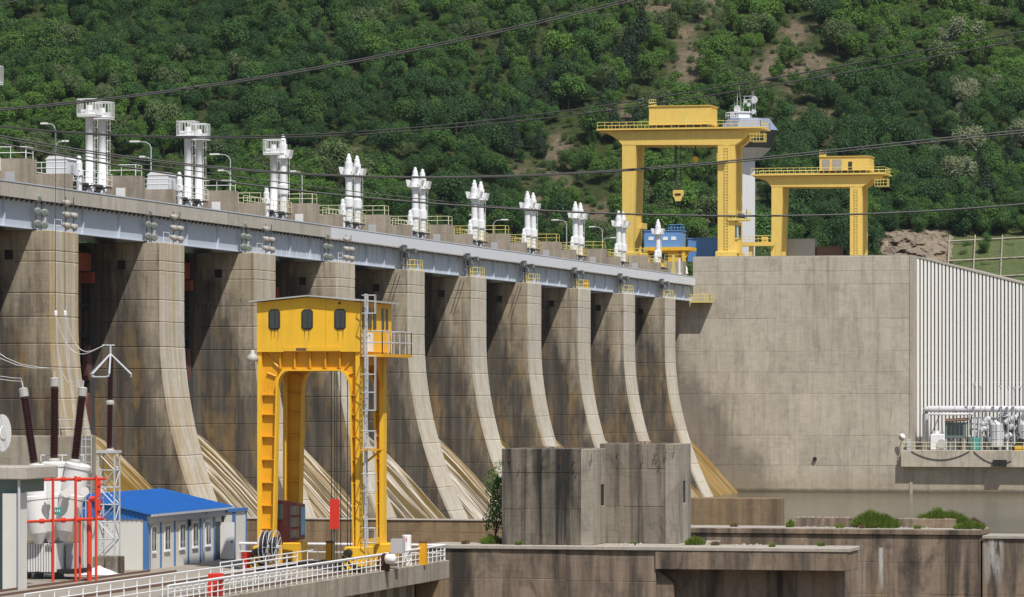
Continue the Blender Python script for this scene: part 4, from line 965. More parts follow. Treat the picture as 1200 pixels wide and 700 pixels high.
def fg_rail(name, lab, p0, p1, h, sp, rails, r=.035, top=.05, mat='white'):
    p0, p1 = Vector(p0), Vector(p1); L = (p1-p0).length; n = max(1, round(L/sp))
    t_ = thing(name, lab, 'railing', p0)
    post = None
    for i in range(n+1):
        q = p0.lerp(p1, i/n)
        if post is None: post = MB().tube(q, q+UP*h, r, n=6).build('post', mat, t_)
        else:
            c = post.copy(); col.objects.link(c); c.parent = t_; c.location = q-p0
    for z in rails: MB().tube(p0+UP*z, p1+UP*z, top if z == max(rails) else r, n=6).build('rail', mat, t_)
    return t_
fg_rail('white_railing', 'long white pipe railing along the outer edge of the platform with a thick top rail', (EX-.25, 190, ZF+.08), (EX-.25, EY-.15, ZF+.08), .92, 1.0, (.3, .6, .92), .03, .075)
fg_rail('white_railing', 'white pipe railing across the end of the platform behind the crane', (EX-.3, EY-.2, ZF), (EX-13.5, EY-.2, ZF), 1.0, 2.2, (.5, 1.0), .035, .08)
fg_rail('white_railing', 'white pipe railing set back from the platform edge, in front of the blue roofed building', (-65.9+.0, 178, ZF), (-65.9, 222, ZF), 1.15, 2.0, (.4, .77, 1.15), .035, .045)
fg_rail('white_railing', 'short white pipe railing between the crane legs', (-67.9, 214, ZF), (-67.9, 233, ZF), 1.1, 2.2, (.55, 1.1), .03, .04)
# red box on the railing, bollards, cylinder, etc.
q = on_x(253, 698, EX-.6)
r = thing('red_box', 'bright red box hung inside the outer white railing', 'box', (q.x, q.y, ZF)); MB().cham(q.x-.3, q.x+.3, q.y-.4, q.y+.4, ZF+.1, on_x(253, 672, EX-.6).z, .04).build('body', 'red', r); MB().box(q.x+.301, q.x+.32, q.y-.1, q.y+.38, ZF+.15, ZF+1.0).build('side_label', 'red_pipe', r)
YS = 226
r = thing('red_sign', 'tall plain red sign board on a thin post', 'sign', (XY(391, YS), YS, ZF))
MB().box(XY(386.5, YS), XY(397.5, YS), YS, YS+.08, ZY(620, 391, YS), ZY(585, 391, YS)).build('board', 'red', r); MB().tube((XY(391, YS), YS+.14, ZF), (XY(391, YS), YS+.14, ZY(588, 391, YS)), .05, n=6).build('post', 'darksteel', r)
for i, (px, lab) in enumerate(((387, 'yellow square steel post behind the crane ropes'), (495.5, 'yellow square steel post beside the white cylinder'))):
    Y = 238; x = XY(px, Y); r = thing('yellow_post', lab, 'post', (x, Y, ZF)); MB().cham(x-.22, x+.22, Y-.2, Y+.2, ZF, ZY(636, px, Y), .03).build('shaft', 'yellow_frame', r); MB().box(x-.24, x+.24, Y-.22, Y+.22, ZY(636, px, Y)+.002, ZY(636, px, Y)+.1).build('cap', 'rust', r)
Y = 236; x = XY(476.5, Y)
r = thing('white_drum', 'tall white upright cylinder with faded red marks by the platform end', 'drum', (x, Y, ZF)); q = MB().lathe((x, Y, ZF), (x, Y, ZY(627, 476, Y)), [(0, .28), (.98, .28), (1, .25)], 14).build('shell', 'white', r, False)
for s in (-.1, .06): MB().box(x+s-.02, x+s+.03, Y-.3, Y-.285, ZY(634, 476, Y), ZY(630, 476, Y)).build('mark', 'red', r)
# ================================================================== YELLOW GANTRY CRANE
YC0 = 228.0; DEP = 5.2
fx = lambda px: XY(px, YC0); fz = lambda py: ZY(py, 365, YC0)
cr = thing('portal_crane', 'yellow portal gantry crane with windowed machinery cabin standing on the platform', 'crane', (fx(363), YC0+2.5, ZF))
xl, xr = fx(302), fx(421.5)
zt_ = fz(411); zb_ = fz(640)
def portal(Y, nm):
    i0, i1 = fx(323), fx(411); ztop = fz(433)
    arch = [(fx(319), zb_), (i0, fz(455))]
    for a in range(1, 6): t_ = a/6*math.pi/2; arch.append((i0+(fx(335)-i0)*(1-math.cos(t_)), fz(455)+(ztop-fz(455))*math.sin(t_)))
    arch2 = [(fx(335), ztop), (fx(398), ztop)]
    for a in range(1, 6): t_ = a/6*math.pi/2; arch2.append((i1-(i1-fx(398))*(1-math.sin(t_)), fz(455)+(ztop-fz(455))*math.cos(t_)))
    arch2 += [(i1, fz(455)), (fx(415), zb_)]
    inner = arch+arch2
    # web as a strip of quads between the outer rectangle and the arch
    out = []
    for x, z in inner:
        if z < fz(456) or x in (inner[0][0], inner[-1][0]): out.append((xl if x < fx(365) else xr, z))
        else: out.append((min(max(x, xl), xr), zt_))
    out = [(xl, zb_), (xl, fz(455))]+[(xl, fz(455)+(zt_-fz(455))*a/6) for a in range(1, 4)]+[(xl, zt_), (xl+(i0+.0-xl)*.5, zt_)]+[(fx(335), zt_), (fx(398), zt_)]+[(xr-(xr-i1)*.5, zt_), (xr, zt_)]+[(xr, fz(455)+(zt_-fz(455))*a/6) for a in (3, 2, 1)]+[(xr, fz(455)), (xr, zb_)]
    n = len(inner); assert len(out) == n, (len(out), n)
    vs = []; fs = []
    for yy in (Y+.28, Y+.34):
        vs += [(x, yy, z) for x, z in inner]+[(x, yy, z) for x, z in out]
    for i in range(n-1):
        fs.append((i, i+1, n+i+1, n+i)); fs.append((2*n+i+1, 2*n+i, 3*n+i, 3*n+i+1))
    w = MB().add(vs, fs).build('portal_web', 'yellow_frame', cr)
    # inner flange follows the arch
    vs = []; fs = []
    for x, z in inner: vs += [(x, Y, z), (x, Y+.62, z)]
    dx = [(x+(.09 if i < n/2 else -.09) if z < ztop-.02 else x, z-(.09 if z > fz(450) else 0)) for i, (x, z) in enumerate(inner)]
    for x, z in dx: vs += [(x, Y, z), (x, Y+.62, z)]
    for i in range(n-1):
        a = 2*i; fs += [(a, a+1, a+3, a+2), (2*n+a, 2*n+a+2, 2*n+a+3, 2*n+a+1), (a, a+2, 2*n+a+2, 2*n+a), (a+1, 2*n+a+1, 2*n+a+3, a+3)]
    MB().add(vs, fs).build('arch_flange', 'yellow', w)
    MB().box(xl-.02, xl+.24, Y-.04, Y+.66, zb_, zt_).build('leg_flange', 'yellow', cr); MB().box(xr-.24, xr+.02, Y-.04, Y+.66, zb_, zt_).build('leg_flange', 'yellow', cr)
    for py in (620, 593, 566, 539, 512, 486, 463):
        t_ = (640-py)/185.; xi = fx(319)+(fx(323)-fx(319))*t_; xj = fx(415)+(fx(411)-fx(415))*t_
        z = fz(py); MB().box(xl+.25, xi-.01, Y+.04, Y+.27, z-.03, z+.03).build('stiffener', 'yellow_frame', cr); MB().box(xj+.01, xr-.25, Y+.04, Y+.27, z-.03, z+.03).build('stiffener', 'yellow_frame', cr)
    for px in (328, 345, 363, 381, 398): x = fx(px); MB().box(x-.04, x+.04, Y+.04, Y+.27, fz(432.5)+.02, zt_-.02).build('stiffener', 'yellow_frame', cr)
    for a, b in (((309, 414), (328, 433)), ((418, 414), (402, 433)), ((312, 437), (322, 441)), ((413, 437), (404, 441))):
        MB().tube((fx(a[0]), Y+.2, fz(a[1])), (fx(b[0]), Y+.2, fz(b[1])), .06, n=4).build('gusset', 'yellow_frame', cr)
portal(YC0, 'front'); portal(YC0+DEP, 'rear')
# side beams with their own arches (longitudinal)
for x in (xl+.1, xr-.1):
    MB().box(x-.08, x+.08, YC0+.68, YC0+DEP-.06, fz(428), zt_).build('side_beam', 'yellow_frame', cr)
    MB().box(x-.06, x+.06, YC0+.68, YC0+DEP-.06, zb_, zb_+.35).build('sill_beam', 'yellow', cr)
    for s in (0, 1):
        a = YC0+.68 if s == 0 else YC0+DEP-.06; b = a+(1.1 if s == 0 else -1.1)
        MB().prism_x([(a, fz(428)), (b, fz(428)), (a, fz(455))], x-.05, x+.05).build('haunch', 'yellow_frame', cr)
# bogies
for x, nm in ((fx(312), 0), (fx(419), 1)):
    for Y in (YC0+.3, YC0+DEP+.3):
        b = MB().cham(x-.62, x+.62, Y-.9, Y+.9, ZF+.34, zb_-.002, .06).build('bogie', 'yellow', cr)
        for s in (-.6, .6): MB().lathe((x-.12, Y+s, ZF+.45), (x+.12, Y+s, ZF+.45), [(0, .31), (1, .31)], 14).build('wheel', 'darksteel', b)
        if Y < YC0+2:
            MB().box(x-.66, x-.05, Y-1.25, Y-.92, ZF+.2, ZF+1.0).build('bumper', 'hazard', b); MB().tube((x-.35, Y-1.45, ZF+1.15), (x-.35, Y-.92, ZF+1.15), .2, .24, 10).build('buffer', 'black', b)
# cabin
cz0 = fz(412.5)
cpoly = [(fx(302), cz0), (fx(422.5), cz0), (fx(422.5), fz(354.5)), (fx(363), fz(348.5)), (fx(302), fz(354.5))]
cbn = MB().prism_y(cpoly, YC0-.15, YC0+DEP+1.6).build('machinery_cabin', 'yellow', cr)
ov = .5
MB().add(*(lambda P: (P, [(0, 1, 4, 3), (1, 2, 5, 4), (6, 9, 10, 7), (7, 10, 11, 8), (0, 3, 9, 6), (2, 8, 11, 5), (0, 6, 7, 1), (1, 7, 8, 2), (3, 4, 10, 9), (4, 5, 11, 10)]))(
    [(fx(294), YC0-.5, fz(354.2)), (fx(363), YC0-.5, fz(347.6)), (fx(431), YC0-.5, fz(354.2)), (fx(294), YC0+DEP+2, fz(354.2)), (fx(363), YC0+DEP+2, fz(347.6)), (fx(431), YC0+DEP+2, fz(354.2)),
     (fx(294), YC0-.5, fz(352.6)), (fx(363), YC0-.5, fz(346)), (fx(431), YC0-.5, fz(352.6)), (fx(294), YC0+DEP+2, fz(352.6)), (fx(363), YC0+DEP+2, fz(346)), (fx(431), YC0+DEP+2, fz(352.6))])).build('roof', 'cap_grey', cbn)
def rrect(x0, x1, z0, z1, c=.12): return [(x0+c, z0), (x1-c, z0), (x1, z0+c), (x1, z1-c), (x1-c, z1), (x0+c, z1), (x0, z1-c), (x0, z0+c)]
for px in (322.5, 361, 399.5):
    wf = MB().prism_y(rrect(fx(px-6.6), fx(px+6.6), fz(386.5), fz(362.5), .14), YC0-.2, YC0-.151).build('window', 'black', cr)
    MB().prism_y(rrect(fx(px-5.4), fx(px+5.4), fz(385), fz(364), .1), YC0-.225, YC0-.201).build('pane', 'glass', wf)
    MB().box(fx(px+.6), fx(px+1.2), YC0-.235, YC0-.226, fz(384.6), fz(364.4)).build('mullion', 'black', wf)
MB().box(fx(334), fx(400), YC0-.19, YC0-.152, fz(411.5), fz(406.5)).build('bottom_panel', 'yellow', cbn); MB().box(fx(348), fx(360), YC0-.2, YC0-.191, fz(411), fz(408)).build('scorch_patch', 'rust', cbn)
for px in (318, 322, 326, 357, 362, 396, 402): MB().box(fx(px), fx(px+1.6), YC0-.156, YC0-.1515, fz(398+px % 7), fz(387.5)).build('rust_run', 'run_stain', cbn)
MB().box(fx(397.5), fx(400), YC0-.2, YC0-.152, fz(357), fz(354.5)).build('vent', 'black', cbn)
MB().box(fx(383)-.01, fx(383)+.01, YC0-.175, YC0-.152, fz(406), fz(350)).build('sheet_joint', 'yellow_frame', cbn)
X = fx(422.5)
for y0, y1 in ((.4, .75), (1.6, 2.3), (2.7, 3.3), (4.6, 5.05), (5.5, 5.95)):
    wf = MB().box(X+.003, X+.04, YC0+y0, YC0+y1, fz(385), fz(360)).build('side_window', 'glass', cr)
dr = MB().box(X+.003, X+.05, YC0+1.5, YC0+2.6, cz0+.02, fz(390)).build('door', 'white', cr); MB().box(X+.051, X+.08, YC0+1.6, YC0+1.7, cz0+.9, cz0+1.0).build('handle', 'black', dr)
# balcony
bl = MB().box(X+.002, X+1.35, YC0-.1, YC0+DEP+1.4, cz0-.3, cz0-.12).build('balcony', 'yellow_frame', cr)
m = MB(); rail_line(m, (X+1.3, YC0, cz0-.12), (X+1.3, YC0+DEP+1.3, cz0-.12), 1.3, 5, .035, (.65, 1.3)); rail_line(m, (X+.1, YC0, cz0-.12), (X+1.3, YC0, cz0-.12), 1.3, 1, .035, (.65, 1.3)); rail_line(m, (X+.1, YC0+DEP+1.3, cz0-.12), (X+1.3, YC0+DEP+1.3, cz0-.12), 1.3, 1, .035, (.65, 1.3)); m.build('guard_rail', 'galv', bl)
# ladder with safety cage
lx = fx(430.5); LY = YC0-.3; ld = MB(); 
for s in (-.2, .2): ld.tube((lx, LY+s, ZF+.3), (lx, LY+s, fz(345)), .05, n=5)
z = ZF+.5
while z < fz(346): ld.tube((lx, LY-.2, z), (lx, LY+.2, z), .025, n=4); z += .32
ldo = ld.build('ladder', 'galv', cr)
def cage(za, zb, nm='cage'):
    m = MB(); z = za; k = max(1, round((zb-za)/1.05))
    for i in range(k+1):
        z = za+(zb-za)*i/k; m.path([(lx+.2, LY, z), (lx+.42, LY-.1, z), (lx+.66, LY-.25, z), (lx+.66, LY-.5, z), (lx+.3, LY-.62, z), (lx-.1, LY-.5, z), (lx-.2, LY, z)], .03, 4)
    for q in ((.66, -.25), (.66, -.5), (.3, -.62)): m.tube((lx+q[0], LY+q[1], za), (lx+q[0], LY+q[1], zb), .025, n=4)
    m.build(nm, 'galv', ldo)
cage(fz(368), fz(347)); cage(fz(481), fz(418)); cage(fz(525), fz(505)); cage(fz(575), fz(555)); cage(fz(635), fz(618))
MB().box(lx-.3, lx+.95, LY-.6, LY+.5, fz(527.5), fz(526)).tube((lx-.3, YC0, fz(545)), (lx+.8, YC0, fz(528)), .07, n=5).build('landing', 'yellow_frame', cr)
# operator cab, dark red
YA = YC0+1.0; ax = lambda px: XY(px, YA); az = lambda py: ZY(py, 330, YA)
cab = MB().add(*(lambda a, b, c, z0, z1, zc: ([(a, YA, z0), (b, YA, z0), (c, YA+1.2, z0+.15), (c, YA+2.2, z0+.15), (a, YA+2.2, z0), (a, YA, z1), (b, YA, z1), (c, YA+1.2, zc), (c, YA+2.2, zc), (a, YA+2.2, z1)],
    [(4, 3, 2, 1, 0), (5, 6, 7, 8, 9), (0, 1, 6, 5), (1, 2, 7, 6), (2, 3, 8, 7), (3, 4, 9, 8), (4, 0, 5, 9)]))(ax(313.5), ax(338), ax(345), az(636), az(587), az(592))).build('operator_cab', 'maroon', cr)
MB().prism_y(rrect(ax(321), ax(332), az(609), az(591), .08), YA-.04, YA-.002).build('window', 'glass', cab)
a, b = Vector((ax(338), YA, 0)), Vector((ax(345), YA+1.2, 0)); nn = Vector(((b-a).y, -(b-a).x, 0)).normalized()
for t0, t1, za, zb in ((.1, .9, 604, 593), (.1, .9, 618, 607), (.1, .9, 631, 621)):
    p, q = a.lerp(b, t0)+nn*.02, a.lerp(b, t1)+nn*.02
    MB().add([(p.x, p.y, az(za)), (q.x, q.y, az(za)), (q.x, q.y, az(zb)), (p.x, p.y, az(zb))], [(0, 1, 2, 3)]).build('pane', 'glass', cab)
MB().box(ax(345)+.01, ax(345)+.04, YA+1.3, YA+2.1, az(628), az(595)).build('pane', 'glass_blue', cab)
MB().tube((ax(328), YA+1.1, az(587)), (ax(328), YA+1.1, az(440)), .07, n=6).build('hanger', 'yellow_frame', cab)
# cable reels
for i, (px, tyre) in enumerate(((316.5, 1), (327.5, 0))):
    x = fx(px); Y = YC0-1.0; z = fz(641); R = .95
    pts = []
    m = MB()
    for s in (-.13, .13): m.path([(x+s, Y+R*math.cos(t_*math.pi/12), z+R*math.sin(t_*math.pi/12)) for t_ in range(25)], .03, 5)
    for a in range(10):
        t_ = a*math.pi/5
        for s in (-.13, .13): m.tube((x+s, Y, z), (x+s, Y+R*math.cos(t_), z+R*math.sin(t_)), .02, n=4)
    m.tube((x-.3, Y, z), (x+.3, Y, z), .13, n=8)
    rl = m.build('cable_reel', 'galv', cr)
    MB().lathe((x-.11, Y, z), (x+.11, Y, z), [(0, .85 if tyre else .6), (1, .85 if tyre else .6)], 18).build('wound_cable', 'black', rl)
MB().box(fx(316)-.2, fx(330), YC0-.9, YC0-.1, fz(650), fz(646)).build('reel_bracket', 'yellow_frame', cr)
m = MB()
for px in (368, 372, 374.5, 379, 387, 390.5): m.tube((fx(px)+.3, YC0+2.6, ZF+.1), (fx(px)+.3, YC0+2.6, fz(428)), .025, n=5)
m.build('hoist_rope', 'rope', cr)
MB().box(fx(365), fx(397), YC0+2.2, YC0+3.0, ZF+.02, ZF+.45).build('lifting_beam', 'darksteel', cr)
q = on_y(302, 415, YC0); MB().lathe((q.x-.25, YC0-.2, fz(424)), (q.x-.25, YC0-.2, fz(410)), [(0, .33), (.35, .36), (.5, .28), (.75, .12), (1, .1)], 12).build('floodlight', 'cap_grey', cr, True)
m = MB(); x = fx(437); m.lathe((x+.5, YC0+1.0, fz(655)), (x+1.1, YC0+.9, fz(655)), [(0, .2), (.1, .29), (.8, .29), (1, .15)], 12); m.build('drive_motor', 'white', cr, True)
MB().box(fx(444), fx(458), YC0+2.6, YC0+3.2, fz(650), fz(633)).build('switch_cabinet', 'grey_clad', cr)
for i, (px, lab) in enumerate(((290, 'red machine part standing beside the small white kiosk'), (450, 'red barrel under the white motor by the crane'))):
    x = XY(px, 229.5); r = thing('red_drum', lab, 'drum', (x, 229.5, ZF)); MB().lathe((x, 229.5, ZF), (x, 229.5, ZF+1.05), [(0, .34), (.3, .34), (.32, .37), (.36, .37), (.38, .34), (.66, .34), (.68, .37), (.72, .37), (.74, .34), (1, .34)], 14).build('shell', 'maroon' if i else 'red', r)

# ================================================================== BLUE ROOFED BUILDING AND KIOSK
q = on_z(172, 668, ZF); BXr, BY0 = q.x, q.y; BL = 15.4; BW = 3.9; ez = on_y(175, 602, BY0).z
sb = thing('site_building', 'white panel site building with bright blue sheet roof behind the lattice mast', 'building', (BXr-BW/2, BY0+BL/2, ZF))
MB().box(BXr-BW, BXr, BY0, BY0+BL, ZF, ez-.05).build('wall', 'offwhite', sb)
rise = 1.0; xo = BXr+.35; xi = BXr-BW-.3
MB().prism_y([(xi, ez-.35), (BXr, ez-.35), (BXr, ez-.05), (xi, ez+rise-.1)], BY0-.06, BY0-.003).build('gable_panel', 'blue_roof', sb)
rf = MB().prism_y([(xi, ez+rise-.06), (xo, ez-.1), (xo, ez+.02), (xi, ez+rise+.06)], BY0-.25, BY0+BL+.3).build('roof', 'blue_roof', sb)
m = MB(); n = 42
for i in range(n): y = BY0-.15+(BL+.35)*i/n; m.prism_y([(xi, ez+rise+.061), (xo, ez+.021), (xo, ez+.07), (xi, ez+rise+.11)], y, y+.07)
m.build('sheet_rib', 'blue_roof', rf)
m = MB()
for i in range(14): x = xi+.2+(BXr-xi-.2)*i/14; m.box(x, x+.06, BY0-.1, BY0-.061, ez-.34, ez+.0+rise*(BXr-x)/(BXr-xi)-.12)
m.build('gable_rib', 'blue_roof', sb)
MB().box(BXr+.01, BXr+.3, BY0, BY0+BL, ez-.55, ez-.12).build('fascia', 'grey_clad', sb)
MB().box(BXr+.3, BXr+.46, BY0-.2, BY0+BL+.2, ez-.18, ez-.06).build('gutter', 'galv', sb)
MB().box(BXr-.2, BXr+.05, BY0-.05, BY0+.32, ZF, ez-.36).build('corner_post', 'blue_trim', sb)
for i, t_ in enumerate((.165, .335, .505, .66, .84)):
    y = BY0+BL*t_; MB().box(BXr+.003, BXr+.05, y-.11, y+.11, ZF, ez-.56).build('panel_post', 'blue_trim', sb)
m = MB(); 
for y in (BY0+.45, BY0+BL*.68): m.path([(BXr+.38, y, ez-.2), (BXr+.2, y, ez-.6), (BXr+.13, y, ez-.8), (BXr+.13, y, ZF+.1)], .06, 6)
m.build('downpipe', 'galv', sb)
for i, t_ in enumerate((.065, .235, .42, .585, .75)):
    y = BY0+BL*t_+.1; wz0, wz1 = ZF+1.0, ZF+2.55
    wf = MB().box(BXr+.003, BXr+.06, y-.5, y+.5, wz0, wz1).build('window', 'white', sb)
    MB().box(BXr+.061, BXr+.07, y-.42, y+.42, wz0+.1, wz1-.1).build('pane', 'glass', wf); MB().box(BXr+.071, BXr+.085, y-.03, y+.03, wz0+.12, wz1-.12).build('mullion', 'white', wf)
    MB().box(BXr+.003, BXr+.12, y-.54, y+.54, wz0-.08, wz0-.004).build('sill', 'white', wf)
y = BY0+BL*.88; MB().box(BXr+.003, BXr+.03, y-.5, y+.5, ZF+.05, ZF+2.4).build('doorway', 'gap_dark', sb)
dl = MB().box(BXr+.04, BXr+.95, y+.52, y+.58, ZF+.08, ZF+2.35).build('door', 'white', sb); MB().box(BXr+.75, BXr+.85, y+.47, y+.52, ZF+1.1, ZF+1.2).build('handle', 'black', dl)
MB().box(BXr+.01, BXr+.15, BY0+BL*.5, BY0+BL*.5+.25, ez-1.0, ez-.6).build('wall_lamp', 'black', sb)
Yk = 242.8; r = thing('white_kiosk', 'small white kiosk with blue corner trim beyond the blue roofed building', 'kiosk', (XY(277, Yk), Yk, ZF))
x0, x1 = XY(262.5, Yk), XY(274.8, Yk); zt = ZY(600, 275, Yk)
MB().box(x0, x1, Yk, Yk+2.4, ZF, zt).build('wall', 'offwhite', r); MB().box(x0-.1, x1+.1, Yk-.1, Yk+2.5, zt+.002, zt+.2).build('roof', 'blue_trim', r)
for y in (Yk-.04, Yk+2.3): MB().box(x1-.12, x1+.04, y, y+.16, ZF, zt).build('corner_trim', 'blue_trim', r)

# ================================================================== TRANSFORMER YARD
YT0 = 216.0; tx = lambda px: XY(px, YT0); tz = lambda py: ZY(py, 60, YT0)
tr = thing('power_transformer', 'white power transformer with three tall dark brown bushings', 'transformer', (tx(62), YT0+1, ZF))
def T(px, py, dy=0): return on_y(px, py, YT0+dy)
tk = MB().lathe(T(60, 640, 1.5), T(64, 548, 1.5), [(0, .35), (.12, 1.0), (.3, 1.3), (.9, 1.3), (.901, 1.38), (.93, 1.38), (.931, 1.2), (1, 1.1)], 32).build('tank', 'tank_white', tr)
def turret(b, t_, r, nm='turret'):
    b, t_ = Vector(b), Vector(t_)
    return MB().lathe(b, t_, [(0, r*.25), (.14, r*.75), (.3, r*.97), (.55, r*1.0), (.56, r*1.06), (.6, r*1.06), (.61, r), (.93, r), (.94, r*1.08), (.98, r*1.08), (1, r*.9)], 32).build(nm, 'tank_white', tr)
turret(T(46, 638, -.4), T(37, 545, -.4), .72); turret(T(60, 636, .2), T(64, 541, .2), .7); turret(T(74, 634, -.1), T(92, 543, -.1), .68)
for px, py in ((57, 579), (77, 578), (98, 576)):
    c = T(px, py, -1.1); MB().lathe(c+Vector((0, .2, 0)), c+Vector((.12, -.18, 0)), [(0, .2), (.6, .2), (.61, .25), (1, .25)], 14).build('inspection_cover', 'tank_white', tr)
def bushing(b, t_, r, parent, n=30, cap=True, name='bushing'):
    b, t_ = Vector(b), Vector(t_); prof = [(0, r*.8)]
    for i in range(n):
        a = .02+.96*i/n; st = .96/n
        prof += [(a, r*.72), (a+st*.45, r), (a+st*.6, r), (a+st*.62, r*.72)]
    prof += [(1, r*.7)]
    o = MB().lathe(b, t_, prof, 14).build(name, 'brown_porcelain', parent)
    ax = (t_-b).normalized()
    if cap: MB().lathe(t_, t_+ax*.5, [(0, r*.95), (.8, r*.95), (.85, r*1.0), (1, r*.6)], 14).build('cap', 'cap_grey', o); MB().tube(t_+ax*.5, t_+ax*.85, .04, n=6).build('terminal', 'galv', o)
    MB().lathe(b-ax*.25, b, [(0, r*1.25), (.6, r*1.25), (1, r*.9)], 14).build('flange', 'cap_grey', o)
    return o
bushing(T(40, 543, -.4), T(28.5, 465, -.4), .275, tr); bushing(T(63.5, 537, .2), T(64, 453, .2), .275, tr); bushing(T(88, 538, -.1), T(96, 464, -.1), .275, tr)
for i in range(13):
    x = tx(29+i*3.1); MB().cham(x-.05, x+.05, YT0-.2, YT0+2.2, tz(671), tz(637), .03).build('radiator_fin', 'tank_white', tr)
MB().box(tx(70), tx(82), YT0+1.0, YT0+2.2, ZF+.5, tz(638)).build('radiator', 'grey_clad', tr)
MB().box(tx(26), tx(88), YT0-.1, YT0+2.4, ZF+.30, ZF+.55).build('base_frame', 'black', tr)
for px in (32, 46, 70): MB().lathe((tx(px), YT0-.25, ZF+.22), (tx(px), YT0+.1, ZF+.22), [(0, .22), (1, .22)], 12).build('wheel', 'black', tr)
pl = MB().box(tx(71.5), tx(81.5), YT0-1.25, YT0-1.22, tz(602.5), tz(594)).build('nameplate', 'teal', tr)
m = MB()
for i, px in enumerate((73.5, 75.8, 78.1)): x = tx(px); m.box(x, x+.06, YT0-1.262, YT0-1.251, tz(600), tz(596.5)); m.box(x, x+.085, YT0-1.262, YT0-1.251, tz(600)-.0, tz(599.3))
m.build('plate_lettering', 'white', pl)
MB().tube((tx(76), YT0-1.21, tz(598)), (tx(76), YT0-.5, tz(598)), .04, n=5).build('plate_bracket', 'galv', pl)
m = MB(); rail_line(m, T(48, 541, .6), T(98, 541, .6), .35, 8, .03, (.35,)); m.build('top_pipework', 'tank_white', tr)
# conservator drum at the frame edge
r = thing('oil_conservator', 'round white oil drum end above the yard house', 'tank', (tx(0), YT0+2, ZF))
c = on_y(3, 507.5, YT0+2); MB().lathe((c.x-3, c.y+.4, c.z), (c.x, c.y, c.z), [(0, 1.0), (.97, 1.0), (.985, 1.05), (1, 1.05)], 28).build('drum', 'tank_white', r)
e = Vector((c.x, c.y, c.z)); MB().lathe(e+Vector((.003, 0, 0)), e+Vector((.06, -.01, 0)), [(0, .38), (1, .36)], 16).build('hatch', 'tank_white', r)
MB().tube((c.x-.6, c.y, ZF), (c.x-.6, c.y, c.z-.95), .2, n=8).build('support', 'brown_porcelain', r)
r = thing('lattice_screen', 'grey steel lattice frame behind the bushing that leans toward the mast', 'frame', (XY(102, 224), 224, ZF))
m = MB()
for px in (96, 100.5, 107): m.tube((XY(px, 224), 224, ZF), (XY(px, 224), 224, ZY(502 if px < 100 else 511, px, 224)), .035, n=4)
for py in range(515, 600, 9): m.tube((XY(96, 224), 224, ZY(py, 100, 224)), (XY(107, 224), 224, ZY(py, 100, 224)), .025, n=4)
m.build('bar', 'galv', r)
# red fire main frame
YR = 213.; rx = lambda px: XY(px, YR); rz = lambda py: ZY(py, 80, YR)
fm = thing('fire_main', 'red sprinkler pipe frame around the transformer', 'pipes', (rx(80), YR, ZF))
for py0, py1, pa, pb in ((563, 561, 20, 124), (612.5, 607.5, 22, 122)):
    MB().tube((rx(pa), YR, rz(py0)), (rx(pb), YR, rz(py1)), .085, n=8).build('header_pipe', 'red_pipe', fm)
    for q in (49, 74, 92): x = rx(q); t_ = (q-pa)/(pb-pa); z = rz(py0+(py1-py0)*t_); MB().lathe((x-.12, YR, z), (x+.12, YR, z), [(0, .14), (1, .14)], 10).build('coupling', 'red_pipe', fm)
for px, pt in ((63, 558), (89.5, 558), (113.5, 557)): MB().tube((rx(px), YR-.12, ZF), (rx(px), YR-.12, rz(pt)), .075, n=8).build('upright_pipe', 'red_pipe', fm)
m = MB().path([(rx(94), YR+1.5, ZF), (rx(94), YR+1.5, rz(588)), (rx(95), YR+1.5, rz(586)), (rx(98), YR+1.5, rz(585.5)), (rx(102), YR+1.5, rz(585)), (rx(104), YR+1.5, rz(583)), (rx(104.5), YR+1.5, rz(562))], .15, 8); m.build('riser_pipe', 'red_pipe', fm)
MB().tube((rx(104), YR+1.5, rz(606)), (rx(104.5), YR+1.5, rz(585)), .13, n=8).build('riser_pipe', 'red_pipe', fm); MB().tube((rx(85), YR+1.2, ZF), (rx(85), YR+1.2, rz(608)), .07, n=8).build('upright_pipe', 'red_pipe', fm)
for py in (570, 599): MB().lathe((rx(104.3), YR+1.5, rz(py)), (rx(104.3), YR+1.5, rz(py-3)), [(0, .22), (1, .22)], 10).build('coupling', 'red_pipe', fm)
# lattice mast with bushing and corona rings
YM = 223.5; mx = lambda px: XY(px, YM); mz = lambda py: ZY(py, 126, YM)
ms = thing('lattice_mast', 'grey lattice mast carrying a slim brown insulator with triangular rings', 'mast', (mx(126), YM, ZF))
MB().cham(mx(111), mx(124.5), YM-.4, YM+.9, ZF, mz(652), .05).cham(mx(126), mx(140), YM-.4, YM+.9, ZF, mz(652), .05).build('footing', 'block', ms)
xa, xb = mx(116.5), mx(135.5); ya, yb = YM-.2, YM+.7; za, zb = mz(652), mz(531)
m = MB()
for x in (xa, xb):
    for y in (ya, yb): m.tube((x, y, za), (x, y, zb), .055, n=4)
m.build('chord', 'galv', ms)
m = MB(); n = 6
for i in range(n):
    z0, z1 = za+(zb-za)*i/n, za+(zb-za)*(i+1)/n
    for (p, q) in (((xa, ya), (xb, ya)), ((xb, ya), (xb, yb)), ((xa, yb), (xb, yb)), ((xa, ya), (xa, yb))):
        if i % 2: p, q = q, p
        m.tube((*p, z0), (*q, z1), .035, n=4); m.tube((*p, z1), (*q, z1), .035, n=4)
m.build('bracing', 'galv', ms)
MB().box(xa-.1, xb+.1, ya-.1, yb+.1, zb, zb+.15).build('cap_plate', 'galv', ms)
ym = (ya+yb)/2; i1 = bushing((mx(126.5), ym, mz(526)), (mx(127.3), ym, mz(474)), .20, ms, 22, False, 'insulator'); i2 = bushing((mx(127.3), ym, mz(469)), (mx(127.8), ym, mz(417)), .20, ms, 22, False, 'insulator')
